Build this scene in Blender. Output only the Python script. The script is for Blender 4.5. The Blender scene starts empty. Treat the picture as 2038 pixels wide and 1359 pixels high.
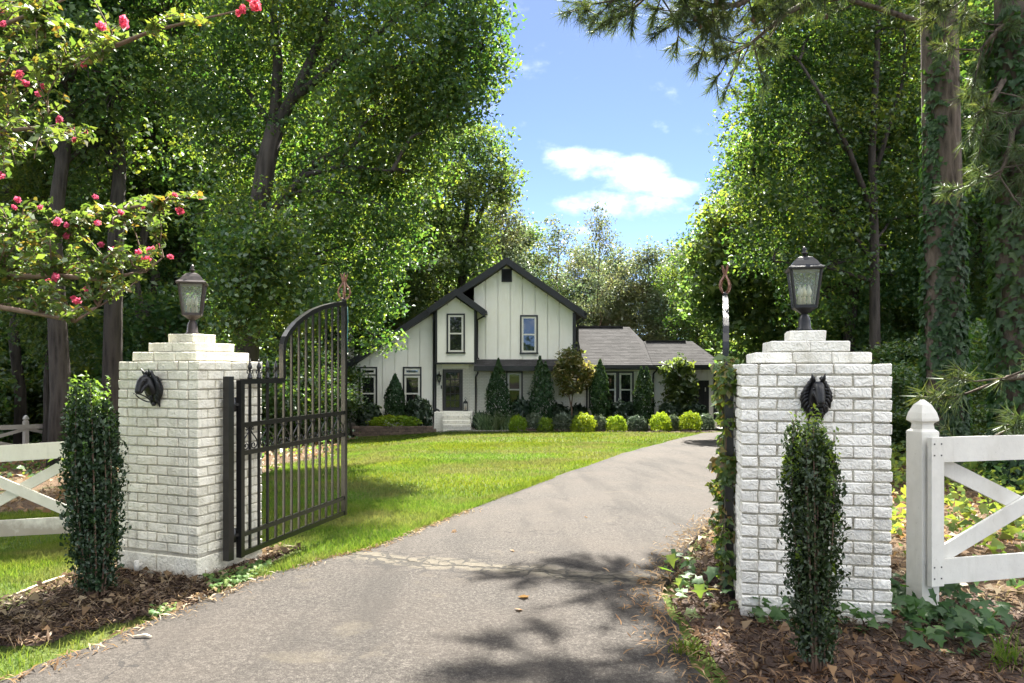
import bpy, bmesh, math, random
import numpy as np
from mathutils import Vector, Matrix
R = math.radians
random.seed(7)
SC = bpy.context.scene
COL = SC.collection
# ------------------------------------------------------------------ camera, sky, sun, exposure
F, CX, HY, CAMZ = 1500.0, 1019.0, 735.0, 1.45
cam = bpy.data.objects.new('camera', bpy.data.cameras.new('camera'))
COL.objects.link(cam)
cam.location = (0, 0, CAMZ)
cam.rotation_euler = (R(90), 0, 0)
cam.data.sensor_width = 36
cam.data.lens = F / 2038 * 36
cam.data.shift_y = (HY - 679.5) / 2038
cam.data.clip_start = .05
cam.data.clip_end = 3000
SC.camera = cam
SUN_AZ, SUN_EL = R(10), R(50)
world = bpy.data.worlds.new('World')
SC.world = world
world.use_nodes = True
wt = world.node_tree
wt.nodes.clear()
def wn(kind, **kw):
    n = wt.nodes.new(kind)
    for k, v in kw.items(): setattr(n, k, v)
    return n
def wmath(op, a, b=None, c=None, clamp=False):
    n = wn('ShaderNodeMath', operation=op, use_clamp=clamp)
    for i, v in enumerate((a, b, c)):
        if v is None: continue
        if isinstance(v, (int, float)): n.inputs[i].default_value = v
        else: wt.links.new(v, n.inputs[i])
    return n.outputs[0]
sky = wn('ShaderNodeTexSky', sky_type='NISHITA', sun_disc=False)
sky.sun_elevation = SUN_EL
sky.sun_rotation = SUN_AZ
sky.air_density = .19
sky.dust_density = .05
sky.ozone_density = .9
co = wn('ShaderNodeTexCoord')
sep = wn('ShaderNodeSeparateXYZ')
wt.links.new(co.outputs['Generated'], sep.inputs[0])
dx, dy, dz = sep.outputs
front = wmath('GREATER_THAN', dy, .05)
ysafe = wmath('MAXIMUM', dy, .05)
u, v = wmath('DIVIDE', dx, ysafe), wmath('DIVIDE', dz, ysafe)
comb = wn('ShaderNodeCombineXYZ')
wt.links.new(u, comb.inputs[0]); wt.links.new(v, comb.inputs[1])
def wnoise(scale, detail, rough, stretch):
    m = wn('ShaderNodeMapping'); m.inputs['Scale'].default_value = (1, stretch, 1)
    wt.links.new(comb.outputs[0], m.inputs[0])
    n = wn('ShaderNodeTexNoise'); n.inputs['Scale'].default_value = scale
    n.inputs['Detail'].default_value = detail; n.inputs['Roughness'].default_value = rough
    wt.links.new(m.outputs[0], n.inputs[0])
    return n.outputs['Fac']
n1 = wnoise(13, 8, .6, 1.5)
n2 = wnoise(4.5, 4, .55, 2.0)
# puffs of one cumulus bank, low over the trees: (px, py, rx, ry, weight)
PUFF = [(1165, 318, 95, 30, .95), (1255, 345, 105, 42, 1.1), (1325, 372, 62, 27, 1.0), (1150, 345, 50, 26, .55),
        (1200, 405, 110, 30, .66), (1290, 412, 80, 32, .8), (1130, 412, 50, 22, .5), (1320, 437, 45, 14, .5), (1150, 152, 26, 12, .2),
        (1140, 458, 40, 12, .6), (1365, 15, 75, 40, .4)]
dens = None
for px, py, rx, ry, w in PUFF:
    a = wmath('DIVIDE', wmath('SUBTRACT', u, (px - CX) / F), rx / F)
    b = wmath('DIVIDE', wmath('SUBTRACT', v, (HY - py) / F), ry / F)
    d = wmath('SUBTRACT', 1.0, wmath('ADD', wmath('MULTIPLY', a, a), wmath('MULTIPLY', b, b)))
    d = wmath('MULTIPLY', wmath('MAXIMUM', d, -1.0), w)
    dens = d if dens is None else wmath('MAXIMUM', dens, d)
dens = wmath('ADD', dens, wmath('MULTIPLY', wmath('SUBTRACT', n1, .53), 3.8))
veil = wmath('MULTIPLY', wmath('SUBTRACT', n2, .56), .9, clamp=True)
dens = wmath('MULTIPLY', wmath('ADD', dens, .06), .46, clamp=True)
dens = wmath('MULTIPLY', dens, wmath('SUBTRACT', 1.75, wmath('MULTIPLY', dens, .75)))
dens = wmath('MULTIPLY', wmath('MULTIPLY', dens, dens), .42)
dens = wmath('MAXIMUM', dens, wmath('MULTIPLY', veil, .012))
dens = wmath('MULTIPLY', wmath('SMOOTH_MIN', dens, .93, .15), front, clamp=True)
# scattered unseen cumulus added outside the view to lift the light in shade
zs = wmath('ADD', wmath('MAXIMUM', dz, 0.0), .18)
gv = wn('ShaderNodeCombineXYZ'); wt.links.new(wmath('DIVIDE', dx, zs), gv.inputs[0]); wt.links.new(wmath('DIVIDE', dy, zs), gv.inputs[1])
gn = wn('ShaderNodeTexNoise'); gn.inputs['Scale'].default_value = 1.25; gn.inputs['Detail'].default_value = 7; gn.inputs['Roughness'].default_value = .52
wt.links.new(gv.outputs[0], gn.inputs[0])
gd = wmath('MULTIPLY', wmath('SUBTRACT', gn.outputs['Fac'], .485), 9.0, clamp=True)
gd = wmath('MULTIPLY', gd, wmath('MULTIPLY', dz, 12.0, clamp=True))
fu = wmath('MULTIPLY', wmath('SUBTRACT', .62, wmath('ABSOLUTE', wmath('SUBTRACT', u, .1))), 6.0, clamp=True)
fv = wmath('MULTIPLY', wmath('SUBTRACT', .72, v), 6.0, clamp=True)
inview = wmath('MULTIPLY', wmath('MULTIPLY', fu, fv), front)
dens = wmath('MAXIMUM', dens, wmath('MULTIPLY', gd, wmath('SUBTRACT', 1.0, inview)))
cl = wn('ShaderNodeRGB'); cl.outputs[0].default_value = (10.5, 10.4, 10.3, 1)
mx = wn('ShaderNodeMix', data_type='RGBA')
wt.links.new(dens, mx.inputs[0]); wt.links.new(sky.outputs[0], mx.inputs[6]); wt.links.new(cl.outputs[0], mx.inputs[7])
bg = wn('ShaderNodeBackground'); bg.inputs['Strength'].default_value = .05
wt.links.new(mx.outputs[2], bg.inputs['Color'])
wo = wn('ShaderNodeOutputWorld'); wt.links.new(bg.outputs[0], wo.inputs['Surface'])
sl = bpy.data.lights.new('sun', 'SUN')
sl.energy = 2.65; sl.angle = R(.53); sl.color = (1, .95, .86)
so = bpy.data.objects.new('sun', sl); COL.objects.link(so)
SUND = Vector((math.sin(SUN_AZ) * math.cos(SUN_EL), math.cos(SUN_AZ) * math.cos(SUN_EL), math.sin(SUN_EL)))
so.rotation_euler = SUND.to_track_quat('Z', 'Y').to_euler()
so.location = (20, 60, 60)
SC.view_settings.view_transform = 'Standard'
SC.view_settings.look = 'None'
SC.view_settings.gamma = 1
SC.view_settings.exposure = 3.55
SC.view_settings.use_curve_mapping = False
SC.render.engine = 'CYCLES'
cy = SC.cycles
cy.max_bounces = 7; cy.diffuse_bounces = 4; cy.glossy_bounces = 3; cy.transmission_bounces = 6; cy.transparent_max_bounces = 8
cy.caustics_reflective = False; cy.caustics_refractive = False
cy.sample_clamp_indirect = 6

# ------------------------------------------------------------------ helpers
def P(x, y, Y):
    """The world point at depth Y that the photograph shows at pixel x, y."""
    return Vector(((x - CX) / F * Y, Y, CAMZ - (y - HY) / F * Y))
def sp(t): return .5 * (t + np.sqrt(t * t + .6))
def zg(X, Y):
    X = np.asarray(X, float); Y = np.asarray(Y, float)
    a = -.045 * np.clip(sp(Y - 5.2), 0, 31)
    s = np.clip((Y - 4.6) / 3, 0, 1); s = s * s * (3 - 2 * s)
    return a - .4 * (1 - np.exp(-np.clip(-X - 2.6, 0, None) * .3)) * s
def gz(X, Y): return float(zg(X, Y))
def G(x, y):
    """Where the sight line through pixel x, y meets the ground."""
    lo, hi = .8, 300.0
    for _ in range(60):
        m = (lo + hi) / 2; p = P(x, y, m)
        if p.z > gz(p.x, m): lo = m
        else: hi = m
    p = P(x, y, lo); p.z = gz(p.x, p.y); return p
FR = {}
def setp(o, label=None, cat=None, group=None, kind=None):
    for k, val in (('label', label), ('category', cat), ('group', group), ('kind', kind)):
        if val: o[k] = val
def thing(name, label, cat, loc=(0, 0, 0), rz=0, group=None, kind=None):
    o = bpy.data.objects.new(name, None); COL.objects.link(o)
    o.empty_display_size = .2
    o.location = loc; o.rotation_euler = (0, 0, rz)
    FR[o.name] = Matrix.Translation(Vector(loc)) @ Matrix.Rotation(rz, 4, 'Z')
    setp(o, label, cat, group, kind); return o
def link(name, me, parent=None, local=None):
    o = bpy.data.objects.new(name, me); COL.objects.link(o)
    if parent is not None:
        o.parent = parent; FR[o.name] = FR[parent.name]
    if local is not None: o.matrix_local = local if parent is None else local
    return o
class MB:
    def __init__(s): s.v = []; s.f = []; s.sm = []
    def add(s, vs, fs, smooth=False):
        n = len(s.v); s.v += [tuple(p) for p in vs]
        for f in fs: s.f.append([i + n for i in f]); s.sm.append(smooth)
        return s
    def box(s, c, d, M=None):
        c = Vector(c); x, y, z = d[0] / 2, d[1] / 2, d[2] / 2
        vs = [Vector((a * x, b * y, e * z)) for e in (-1, 1) for b in (-1, 1) for a in (-1, 1)]
        vs = [(M @ p if M else p) + c for p in vs]
        return s.add(vs, [(0, 2, 3, 1), (4, 5, 7, 6), (0, 1, 5, 4), (2, 6, 7, 3), (0, 4, 6, 2), (1, 3, 7, 5)])
    def bar(s, a, b, w, h, up=(0, 0, 1)):
        a, b = Vector(a), Vector(b); t = (b - a).normalized(); up = Vector(up)
        if abs(t.dot(up)) > .98: up = Vector((1, 0, 0))
        x = t.cross(up).normalized(); y = x.cross(t).normalized()
        vs = []
        for p in (a, b):
            for i, j in ((-1, -1), (1, -1), (1, 1), (-1, 1)): vs.append(p + x * i * w / 2 + y * j * h / 2)
        return s.add(vs, [(3, 2, 1, 0), (4, 5, 6, 7), (0, 1, 5, 4), (1, 2, 6, 5), (2, 3, 7, 6), (3, 0, 4, 7)])
    def tube(s, pts, rad, n=8, caps=True, flat=1.0, smooth=True):
        pts = [Vector(p) for p in pts]
        if not hasattr(rad, '__len__'): rad = [rad] * len(pts)
        ref = None; vs = []; fs = []
        for i, p in enumerate(pts):
            t = (pts[min(i + 1, len(pts) - 1)] - pts[max(i - 1, 0)])
            t = t.normalized() if t.length > 1e-9 else Vector((0, 0, 1))
            if ref is None: ref = Vector((1, 0, 0)) if abs(t.x) < .9 else Vector((0, 1, 0))
            x = (ref - t * ref.dot(t)).normalized(); y = t.cross(x); ref = x
            for k in range(n):
                a = 2 * math.pi * (k + .5) / n
                vs.append(p + x * math.cos(a) * rad[i] + y * math.sin(a) * rad[i] * flat)
        for i in range(len(pts) - 1):
            for k in range(n):
                k2 = (k + 1) % n
                fs.append((i * n + k, i * n + k2, (i + 1) * n + k2, (i + 1) * n + k))
        s.add(vs, fs, smooth)
        if caps:
            m = len(s.v) - len(vs)
            s.f.append([m + k for k in range(n)][::-1]); s.sm.append(False)
            s.f.append([m + (len(pts) - 1) * n + k for k in range(n)]); s.sm.append(False)
        return s
    def lathe(s, prof, c=(0, 0, 0), n=16, rot=0, smooth=True, sq=False):
        c = Vector(c); vs = []; fs = []
        for r, z in prof:
            for k in range(n):
                a = 2 * math.pi * k / n + rot
                vs.append(c + Vector((math.cos(a) * r, math.sin(a) * r, z)))
        for i in range(len(prof) - 1):
            for k in range(n):
                k2 = (k + 1) % n
                fs.append((i * n + k, i * n + k2, (i + 1) * n + k2, (i + 1) * n + k))
        fs.append(list(range(n))[::-1]); fs.append([(len(prof) - 1) * n + k for k in range(n)])
        return s.add(vs, fs, smooth)
    def prism(s, poly, ext):
        """Polygon of points pushed along ext."""
        ext = Vector(ext); n = len(poly); a = [Vector(p) for p in poly]; b = [p + ext for p in a]
        return s.add(a + b, [list(range(n)), list(range(n, 2 * n))[::-1]] + [((i + 1) % n, i, i + n, (i + 1) % n + n) for i in range(n)])
    def mesh(s, name, M=None):
        me = bpy.data.meshes.new(name)
        vs = [M @ Vector(p) for p in s.v] if M is not None else s.v
        me.from_pydata(vs, [], s.f)
        me.polygons.foreach_set('use_smooth', s.sm)
        bm = bmesh.new(); bm.from_mesh(me)
        bmesh.ops.recalc_face_normals(bm, faces=bm.faces); bm.to_mesh(me); bm.free()
        me.update(); return me
    def build(s, name, m, parent=None, loc=None):
        """Points are in world space; the object's frame is its thing's (or loc)."""
        if parent is not None: M = FR[parent.name].inverted()
        elif loc is not None: M = Matrix.Translation(-Vector(loc))
        else: M = None
        me = s.mesh(name, M); me.materials.append(m)
        o = bpy.data.objects.new(name, me); COL.objects.link(o)
        if parent is not None: o.parent = parent; FR[o.name] = FR[parent.name]
        elif loc is not None: o.location = loc; FR[o.name] = Matrix.Translation(Vector(loc))
        else: FR[o.name] = Matrix.Identity(4)
        return o
def np_mesh(name, V, Fq, m, k=4):
    """Mesh from an (N,3) array and an (M,k) index array."""
    me = bpy.data.meshes.new(name)
    V = np.ascontiguousarray(V, np.float32); Fq = np.ascontiguousarray(Fq, np.int32)
    me.vertices.add(len(V)); me.vertices.foreach_set('co', V.ravel())
    me.loops.add(Fq.size); me.loops.foreach_set('vertex_index', Fq.ravel())
    me.polygons.add(len(Fq)); me.polygons.foreach_set('loop_start', np.arange(len(Fq), dtype=np.int32) * k)
    me.materials.append(m); me.update(calc_edges=True); me.validate(); return me
def copy_thing(root, loc, rz=0, s=(1, 1, 1), label=None, group=None):
    r = root.copy(); COL.objects.link(r); r.location = loc; r.rotation_euler = (0, 0, rz); r.scale = s
    if label: r['label'] = label
    if group: r['group'] = group
    for ch in root.children:
        c = ch.copy(); COL.objects.link(c); c.parent = r
        for g in ch.children:
            d = g.copy(); COL.objects.link(d); d.parent = c
    return r

# ------------------------------------------------------------------ materials
def new_mat(name):
    m = bpy.data.materials.new(name); m.use_nodes = True; t = m.node_tree
    t.nodes.clear(); o = t.nodes.new('ShaderNodeOutputMaterial'); return m, t, o
def L(t, a, b): t.links.new(a, b)
def noise(t, scale, detail=4, rough=.55, vec=None, sc3=None, out='Fac'):
    n = t.nodes.new('ShaderNodeTexNoise'); n.inputs['Scale'].default_value = scale
    n.inputs['Detail'].default_value = detail; n.inputs['Roughness'].default_value = rough
    if vec is None:
        c = t.nodes.new('ShaderNodeTexCoord'); vec = c.outputs['Object']
    if sc3:
        mp = t.nodes.new('ShaderNodeMapping'); mp.inputs['Scale'].default_value = sc3; L(t, vec, mp.inputs[0]); vec = mp.outputs[0]
    L(t, vec, n.inputs['Vector']); return n.outputs[out]
def ramp(t, fac, stops):
    r = t.nodes.new('ShaderNodeValToRGB'); e = r.color_ramp.elements
    while len(e) < len(stops): e.new(.5)
    for i, (p, c) in enumerate(stops):
        e[i].position = p; e[i].color = (*c, 1) if len(c) == 3 else c
    L(t, fac, r.inputs[0]); return r.outputs[0]
def mixc(t, fac, a, b, mode='MIX'):
    n = t.nodes.new('ShaderNodeMix'); n.data_type = 'RGBA'; n.blend_type = mode
    for i, val in ((0, fac), (6, a), (7, b)):
        if isinstance(val, (int, float)): n.inputs[i].default_value = val
        elif isinstance(val, tuple): n.inputs[i].default_value = (*val, 1)
        else: L(t, val, n.inputs[i])
    return n.outputs[2]
def mth(t, op, a, b=None, clamp=False):
    n = t.nodes.new('ShaderNodeMath'); n.operation = op; n.use_clamp = clamp
    for i, val in enumerate((a, b)):
        if val is None: continue
        if isinstance(val, (int, float)): n.inputs[i].default_value = val
        else: L(t, val, n.inputs[i])
    return n.outputs[0]
def prin(t, o, col, rough=.6, spec=.5, metal=0, normal=None):
    b = t.nodes.new('ShaderNodeBsdfPrincipled')
    if isinstance(col, tuple): b.inputs['Base Color'].default_value = (*col, 1)
    else: L(t, col, b.inputs['Base Color'])
    if isinstance(rough, (int, float)): b.inputs['Roughness'].default_value = rough
    else: L(t, rough, b.inputs['Roughness'])
    b.inputs['Specular IOR Level'].default_value = spec; b.inputs['Metallic'].default_value = metal
    if normal is not None: L(t, normal, b.inputs['Normal'])
    L(t, b.outputs[0], o.inputs['Surface']); return b
def bump(t, h, strength=.3, dist=.01):
    n = t.nodes.new('ShaderNodeBump'); n.inputs['Strength'].default_value = strength; n.inputs['Distance'].default_value = dist
    L(t, h, n.inputs['Height']); return n.outputs[0]
def simple(name, c1, c2, scale=8, rough=.6, bs=.2, bscale=None, bd=.005, metal=0, spec=.5, sc3=None, rnd=0.0):
    m, t, o = new_mat(name)
    f = noise(t, scale, 5, .6, sc3=sc3)
    c = ramp(t, f, [(.3, c1), (.7, c2)])
    if rnd:
        oi = t.nodes.new('ShaderNodeObjectInfo')
        k = mth(t, 'ADD', mth(t, 'MULTIPLY', oi.outputs['Random'], rnd), 1 - rnd * .5)
        cc = t.nodes.new('ShaderNodeCombineColor')
        for i in range(3): L(t, k, cc.inputs[i])
        c = mixc(t, 1.0, c, cc.outputs[0], 'MULTIPLY')
    nb = noise(t, bscale or scale * 6, 5, .65, sc3=sc3)
    prin(t, o, c, rough, spec, metal, bump(t, nb, bs, bd) if bs else None); return m
def leaf_mat(name, cols, trans, tf=.42, gloss=.06, grough=.38, patch=None):
    gloss *= .45; grough = max(grough, .46)
    """cols: base colours picked per leaf; trans: colours of light shining through."""
    m, t, o = new_mat(name)
    g = t.nodes.new('ShaderNodeNewGeometry'); rnd = g.outputs['Random Per Island']
    c = ramp(t, rnd, [(i / max(1, len(cols) - 1), x) for i, x in enumerate(cols)])
    tc = ramp(t, rnd, [(i / max(1, len(trans) - 1), x) for i, x in enumerate(trans)])
    oi = t.nodes.new('ShaderNodeObjectInfo')
    # boughs and whole plants differ a little in tone
    k = mth(t, 'ADD', mth(t, 'MULTIPLY', noise(t, .55, 3, .6, vec=g.outputs['Position']), .9), mth(t, 'ADD', mth(t, 'MULTIPLY', oi.outputs['Random'], .3), .42))
    hue = ramp(t, noise(t, .33, 2, .5, vec=g.outputs['Position']), [(.35, (.86, 1, 1.06)), (.65, (1.22, 1.04, .84))])
    cc = t.nodes.new('ShaderNodeCombineColor')
    for i in range(3): L(t, k, cc.inputs[i])
    tone = mixc(t, 1.0, cc.outputs[0], hue, 'MULTIPLY')
    c = mixc(t, 1.0, c, tone, 'MULTIPLY'); tc = mixc(t, 1.0, tc, tone, 'MULTIPLY')
    if patch:
        pn = ramp(t, noise(t, .5, 7, .68, vec=g.outputs['Position']), [(.47, (0, 0, 0)), (.60, (.9, .9, .9))])
        c = mixc(t, pn, c, patch[0]); tc = mixc(t, pn, tc, patch[1])
    d = t.nodes.new('ShaderNodeBsdfDiffuse'); L(t, c, d.inputs['Color'])
    tr = t.nodes.new('ShaderNodeBsdfTranslucent'); L(t, tc, tr.inputs['Color'])
    m1 = t.nodes.new('ShaderNodeMixShader'); m1.inputs[0].default_value = tf
    L(t, d.outputs[0], m1.inputs[1]); L(t, tr.outputs[0], m1.inputs[2])
    gl = t.nodes.new('ShaderNodeBsdfGlossy'); gl.inputs['Roughness'].default_value = grough; gl.inputs['Color'].default_value = (.9, .95, .9, 1)
    m2 = t.nodes.new('ShaderNodeMixShader'); m2.inputs[0].default_value = gloss
    L(t, m1.outputs[0], m2.inputs[1]); L(t, gl.outputs[0], m2.inputs[2])
    L(t, m2.outputs[0], o.inputs['Surface']); return m
M = {}
def painted_brick(name, c1, c2, dirt, rv=.16, bd=.02):
    m, t, o = new_mat(name)
    f = noise(t, 9, 5, .6)
    c = ramp(t, f, [(.3, c1), (.7, c2)])
    oi = t.nodes.new('ShaderNodeObjectInfo')
    k = mth(t, 'ADD', mth(t, 'MULTIPLY', oi.outputs['Random'], rv), 1 - rv * .6)
    cc = t.nodes.new('ShaderNodeCombineColor')
    for i in range(3): L(t, k, cc.inputs[i])
    c = mixc(t, 1.0, c, cc.outputs[0], 'MULTIPLY')
    ge = t.nodes.new('ShaderNodeNewGeometry')
    sp_ = noise(t, 38, 6, .75, vec=ge.outputs['Position'])
    st = ramp(t, sp_, [(.60, (0, 0, 0)), (.72, (1, 1, 1))])
    st2 = ramp(t, noise(t, 3.2, 5, .7, vec=ge.outputs['Position'], sc3=(1, 1, .5)), [(.5, (0, 0, 0)), (.75, (1, 1, 1))])
    c = mixc(t, mth(t, 'MULTIPLY', st, dirt), c, (.20, .17, .12))
    c = mixc(t, mth(t, 'MULTIPLY', st2, dirt * .8), c, (.33, .30, .22))
    sz = t.nodes.new('ShaderNodeSeparateXYZ'); L(t, ge.outputs['Position'], sz.inputs[0])
    spl = mth(t, 'ADD', mth(t, 'MULTIPLY', sz.outputs[2], -5.0), mth(t, 'MULTIPLY', noise(t, 11, 5, .7, vec=ge.outputs['Position']), 1.7))
    c = mixc(t, ramp(t, spl, [(.35, (0, 0, 0)), (1.0, (.62, .62, .62))]), c, (.20, .145, .095))
    stk = noise(t, 6, 5, .7, vec=ge.outputs['Position'], sc3=(3, 3, .25))
    c = mixc(t, mth(t, 'MULTIPLY', ramp(t, stk, [(.56, (0, 0, 0)), (.72, (1, 1, 1))]), dirt * .55), c, (.30, .28, .20))
    w = t.nodes.new('ShaderNodeTexNoise'); w.inputs['Scale'].default_value = 28; w.inputs['Detail'].default_value = 7; w.inputs['Distortion'].default_value = 1.6
    L(t, ge.outputs['Position'], w.inputs['Vector'])
    prin(t, o, c, .62, .35, 0, bump(t, w.outputs['Fac'], .8, bd)); return m
M['brick'] = painted_brick('painted_brick', (.78, .75, .67), (.86, .84, .77), .6)
M['bouncebrick'] = painted_brick('bounce_tinted_brick', (.78, .74, .59), (.84, .80, .67), .75)  # brick paint with the left post's green-yellow bounce light put into the colour
M['mortar'] = painted_brick('painted_mortar', (.36, .33, .26), (.56, .53, .44), .8)
M['siding'] = simple('cream_siding', (.83, .80, .70), (.87, .85, .76), 2, .55, .12, 40, .003)
M['trim'] = simple('black_trim', (.006, .0065, .008), (.011, .0115, .013), 6, .45, .05)
M['sash'] = simple('cream_sash', (.62, .60, .53), (.70, .68, .60), 6, .45, .03)
M['white_wood'] = painted_brick('white_painted_wood', (.60, .59, .54), (.68, .67, .61), .35, 0, .0012)
M['bouncewood'] = painted_brick('bounce_tinted_wood', (.64, .61, .48), (.71, .68, .55), .35, 0, .0012)  # fence paint for the left side, warm bounce light mixed into its colour
M['iron'] = simple('black_iron', (.005, .005, .0055), (.012, .011, .010), 30, .3, .12, 90, .002, spec=.5)
M['bronze'] = simple('brown_black_metal', (.03, .024, .021), (.06, .046, .04), 25, .4, .1, 80, .002, metal=.3)
M['rust'] = simple('rusted_copper', (.10, .05, .034), (.22, .11, .07), 40, .5, .2, 90, .002, metal=.25)
M['castblack'] = simple('cast_black', (.005, .005, .006), (.012, .012, .013), 40, .38, .4, 70, .004, spec=.4)
def brick_wall(name, c1, c2, mort, bw, bh, bs=.5):
    m, t, o = new_mat(name)
    tc = t.nodes.new('ShaderNodeTexCoord'); sx = t.nodes.new('ShaderNodeSeparateXYZ'); L(t, tc.outputs['Object'], sx.inputs[0])
    cb = t.nodes.new('ShaderNodeCombineXYZ'); L(t, mth(t, 'ADD', sx.outputs[0], sx.outputs[1]), cb.inputs[0]); L(t, sx.outputs[2], cb.inputs[1])
    b = t.nodes.new('ShaderNodeTexBrick'); L(t, cb.outputs[0], b.inputs['Vector'])
    b.inputs['Color1'].default_value = (*c1, 1); b.inputs['Color2'].default_value = (*c2, 1); b.inputs['Mortar'].default_value = (*mort, 1)
    b.inputs['Scale'].default_value = 1; b.inputs['Brick Width'].default_value = bw; b.inputs['Row Height'].default_value = bh
    b.inputs['Mortar Size'].default_value = .007; b.inputs['Mortar Smooth'].default_value = .3
    c = mixc(t, mth(t, 'MULTIPLY', noise(t, 1.2, 4), .25), b.outputs['Color'], (.5, .48, .40))
    inv = mth(t, 'SUBTRACT', 1.0, b.outputs['Fac'])
    prin(t, o, c, .6, .4, 0, bump(t, mth(t, 'ADD', inv, mth(t, 'MULTIPLY', noise(t, 50, 4), .4)), bs, .012)); return m
M['housebrick'] = brick_wall('white_house_brick', (.78, .76, .67), (.84, .82, .74), (.54, .52, .46), .21, .075)
def shingle():
    m, t, o = new_mat('grey_shingle')
    g = t.nodes.new('ShaderNodeNewGeometry')
    c = ramp(t, g.outputs['Random Per Island'], [(0, (.030, .0295, .030)), (.5, (.041, .0405, .041)), (1, (.056, .055, .056))])
    c = mixc(t, mth(t, 'MULTIPLY', noise(t, 1.1, 5, .6), .4), c, (.09, .085, .085))
    prin(t, o, c, .95, .08, 0, bump(t, noise(t, 60, 4), .3, .004)); return m
M['shingle'] = shingle()
M['doorwood'] = simple('dark_door_paint', (.016, .014, .016), (.03, .026, .027), 6, .4, .05)
M['stepbrick'] = simple('white_step_brick', (.60, .56, .47), (.76, .74, .67), 12, .65, .4, 50, .004, rnd=.3)
M['wallblock'] = simple('dark_wall_brick', (.07, .05, .04), (.15, .105, .08), 10, .85, .5, 50, .006, rnd=.5)
def glass_dark():
    m, t, o = new_mat('window_glass')
    prin(t, o, (.012, .014, .014), .02, .75, 0, bump(t, noise(t, 1.4, 2), .04, .05)); return m
M['glass'] = glass_dark()
def lantern_glass():
    m, t, o = new_mat('seeded_glass')
    tr = t.nodes.new('ShaderNodeBsdfTransparent'); tr.inputs[0].default_value = (.78, .83, .8, 1)
    gl = t.nodes.new('ShaderNodeBsdfGlossy'); gl.inputs['Roughness'].default_value = .06
    L(t, bump(t, noise(t, 60, 3, .7), .5, .004), gl.inputs['Normal'])
    df = t.nodes.new('ShaderNodeBsdfDiffuse'); df.inputs[0].default_value = (.6, .63, .6, 1)
    fr = t.nodes.new('ShaderNodeFresnel'); fr.inputs[0].default_value = 1.5
    m1 = t.nodes.new('ShaderNodeMixShader'); L(t, mth(t, 'MULTIPLY', ramp(t, noise(t, 90, 4, .8), [(.45, (.10, .10, .10)), (.75, (.34, .34, .34))]), .8), m1.inputs[0])
    L(t, tr.outputs[0], m1.inputs[1]); L(t, df.outputs[0], m1.inputs[2])
    m2 = t.nodes.new('ShaderNodeMixShader'); L(t, mth(t, 'ADD', fr.outputs[0], .06), m2.inputs[0]); L(t, m1.outputs[0], m2.inputs[1]); L(t, gl.outputs[0], m2.inputs[2])
    L(t, m2.outputs[0], o.inputs['Surface']); return m
M['lampglass'] = lantern_glass()
M['bulb'] = simple('bulb_glass', (.75, .70, .58), (.82, .76, .62), 5, .15, 0)
M['candle'] = simple('candle_sleeve', (.5, .42, .3), (.6, .5, .36), 5, .5, 0)
def bark(name, c1, c2, s=(1, 1, .14), sc=9, st=.9):
    m, t, o = new_mat(name)
    v_ = t.nodes.new('ShaderNodeTexVoronoi'); v_.inputs['Scale'].default_value = sc
    mp = t.nodes.new('ShaderNodeMapping'); mp.inputs['Scale'].default_value = s
    tc = t.nodes.new('ShaderNodeTexCoord'); L(t, tc.outputs['Object'], mp.inputs[0]); L(t, mp.outputs[0], v_.inputs['Vector'])
    h = mth(t, 'ADD', v_.outputs['Distance'], mth(t, 'MULTIPLY', noise(t, sc * 2.5, 5, .7, sc3=(1, 1, .3)), .7))
    c = ramp(t, h, [(.25, c1), (.95, c2)])
    prin(t, o, c, .9, .2, 0, bump(t, h, st, .04)); return m
M['bark'] = bark('grey_bark', (.015, .013, .0115), (.060, .051, .043))
M['pinebark'] = bark('pine_bark', (.010, .008, .0065), (.12, .095, .075), (1, 1, .22), 11)
M['twig'] = simple('twig_bark', (.10, .06, .04), (.18, .12, .08), 20, .8, .2)
# leaves
M['oakleaf'] = leaf_mat('oak_leaf', [(.030, .066, .024), (.044, .090, .030), (.062, .112, .036)], [(.06, .16, .02), (.12, .24, .03), (.24, .31, .035)], .38, .10)
M['mapleleaf'] = leaf_mat('maple_leaf', [(.024, .058, .024), (.036, .080, .030), (.055, .105, .036)], [(.07, .18, .02), (.15, .26, .03), (.29, .35, .035)], .42, .10)
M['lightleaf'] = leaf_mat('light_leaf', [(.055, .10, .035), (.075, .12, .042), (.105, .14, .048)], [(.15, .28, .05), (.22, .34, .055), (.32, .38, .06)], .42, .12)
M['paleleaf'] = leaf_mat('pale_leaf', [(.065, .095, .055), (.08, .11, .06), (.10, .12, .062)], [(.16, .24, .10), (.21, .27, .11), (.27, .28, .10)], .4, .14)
M['understory'] = leaf_mat('understory_leaf', [(.030, .070, .026), (.045, .098, .032), (.065, .12, .036)], [(.08, .2, .028), (.16, .28, .035), (.3, .36, .04)], .42, .12)
M['hollyleaf'] = leaf_mat('holly_leaf', [(.014, .030, .012), (.02, .043, .016), (.03, .055, .018)], [(.03, .07, .01), (.05, .1, .015)], .2, .09, .3)
M['hollynew'] = leaf_mat('holly_new_leaf', [(.05, .11, .022), (.075, .14, .026)], [(.14, .26, .03), (.2, .30, .035)], .38, .07)
M['myrtleleaf'] = leaf_mat('crape_myrtle_leaf', [(.035, .065, .024), (.05, .085, .028), (.065, .105, .032), (.065, .105, .032), (.06, .10, .032), (.06, .10, .032), (.06, .10, .03), (.14, .10, .03)], [(.12, .22, .03), (.16, .27, .035), (.2, .29, .035), (.22, .3, .035), (.2, .3, .04), (.2, .3, .04), (.24, .3, .04), (.36, .22, .03)], .36, .09, .35)
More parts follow.
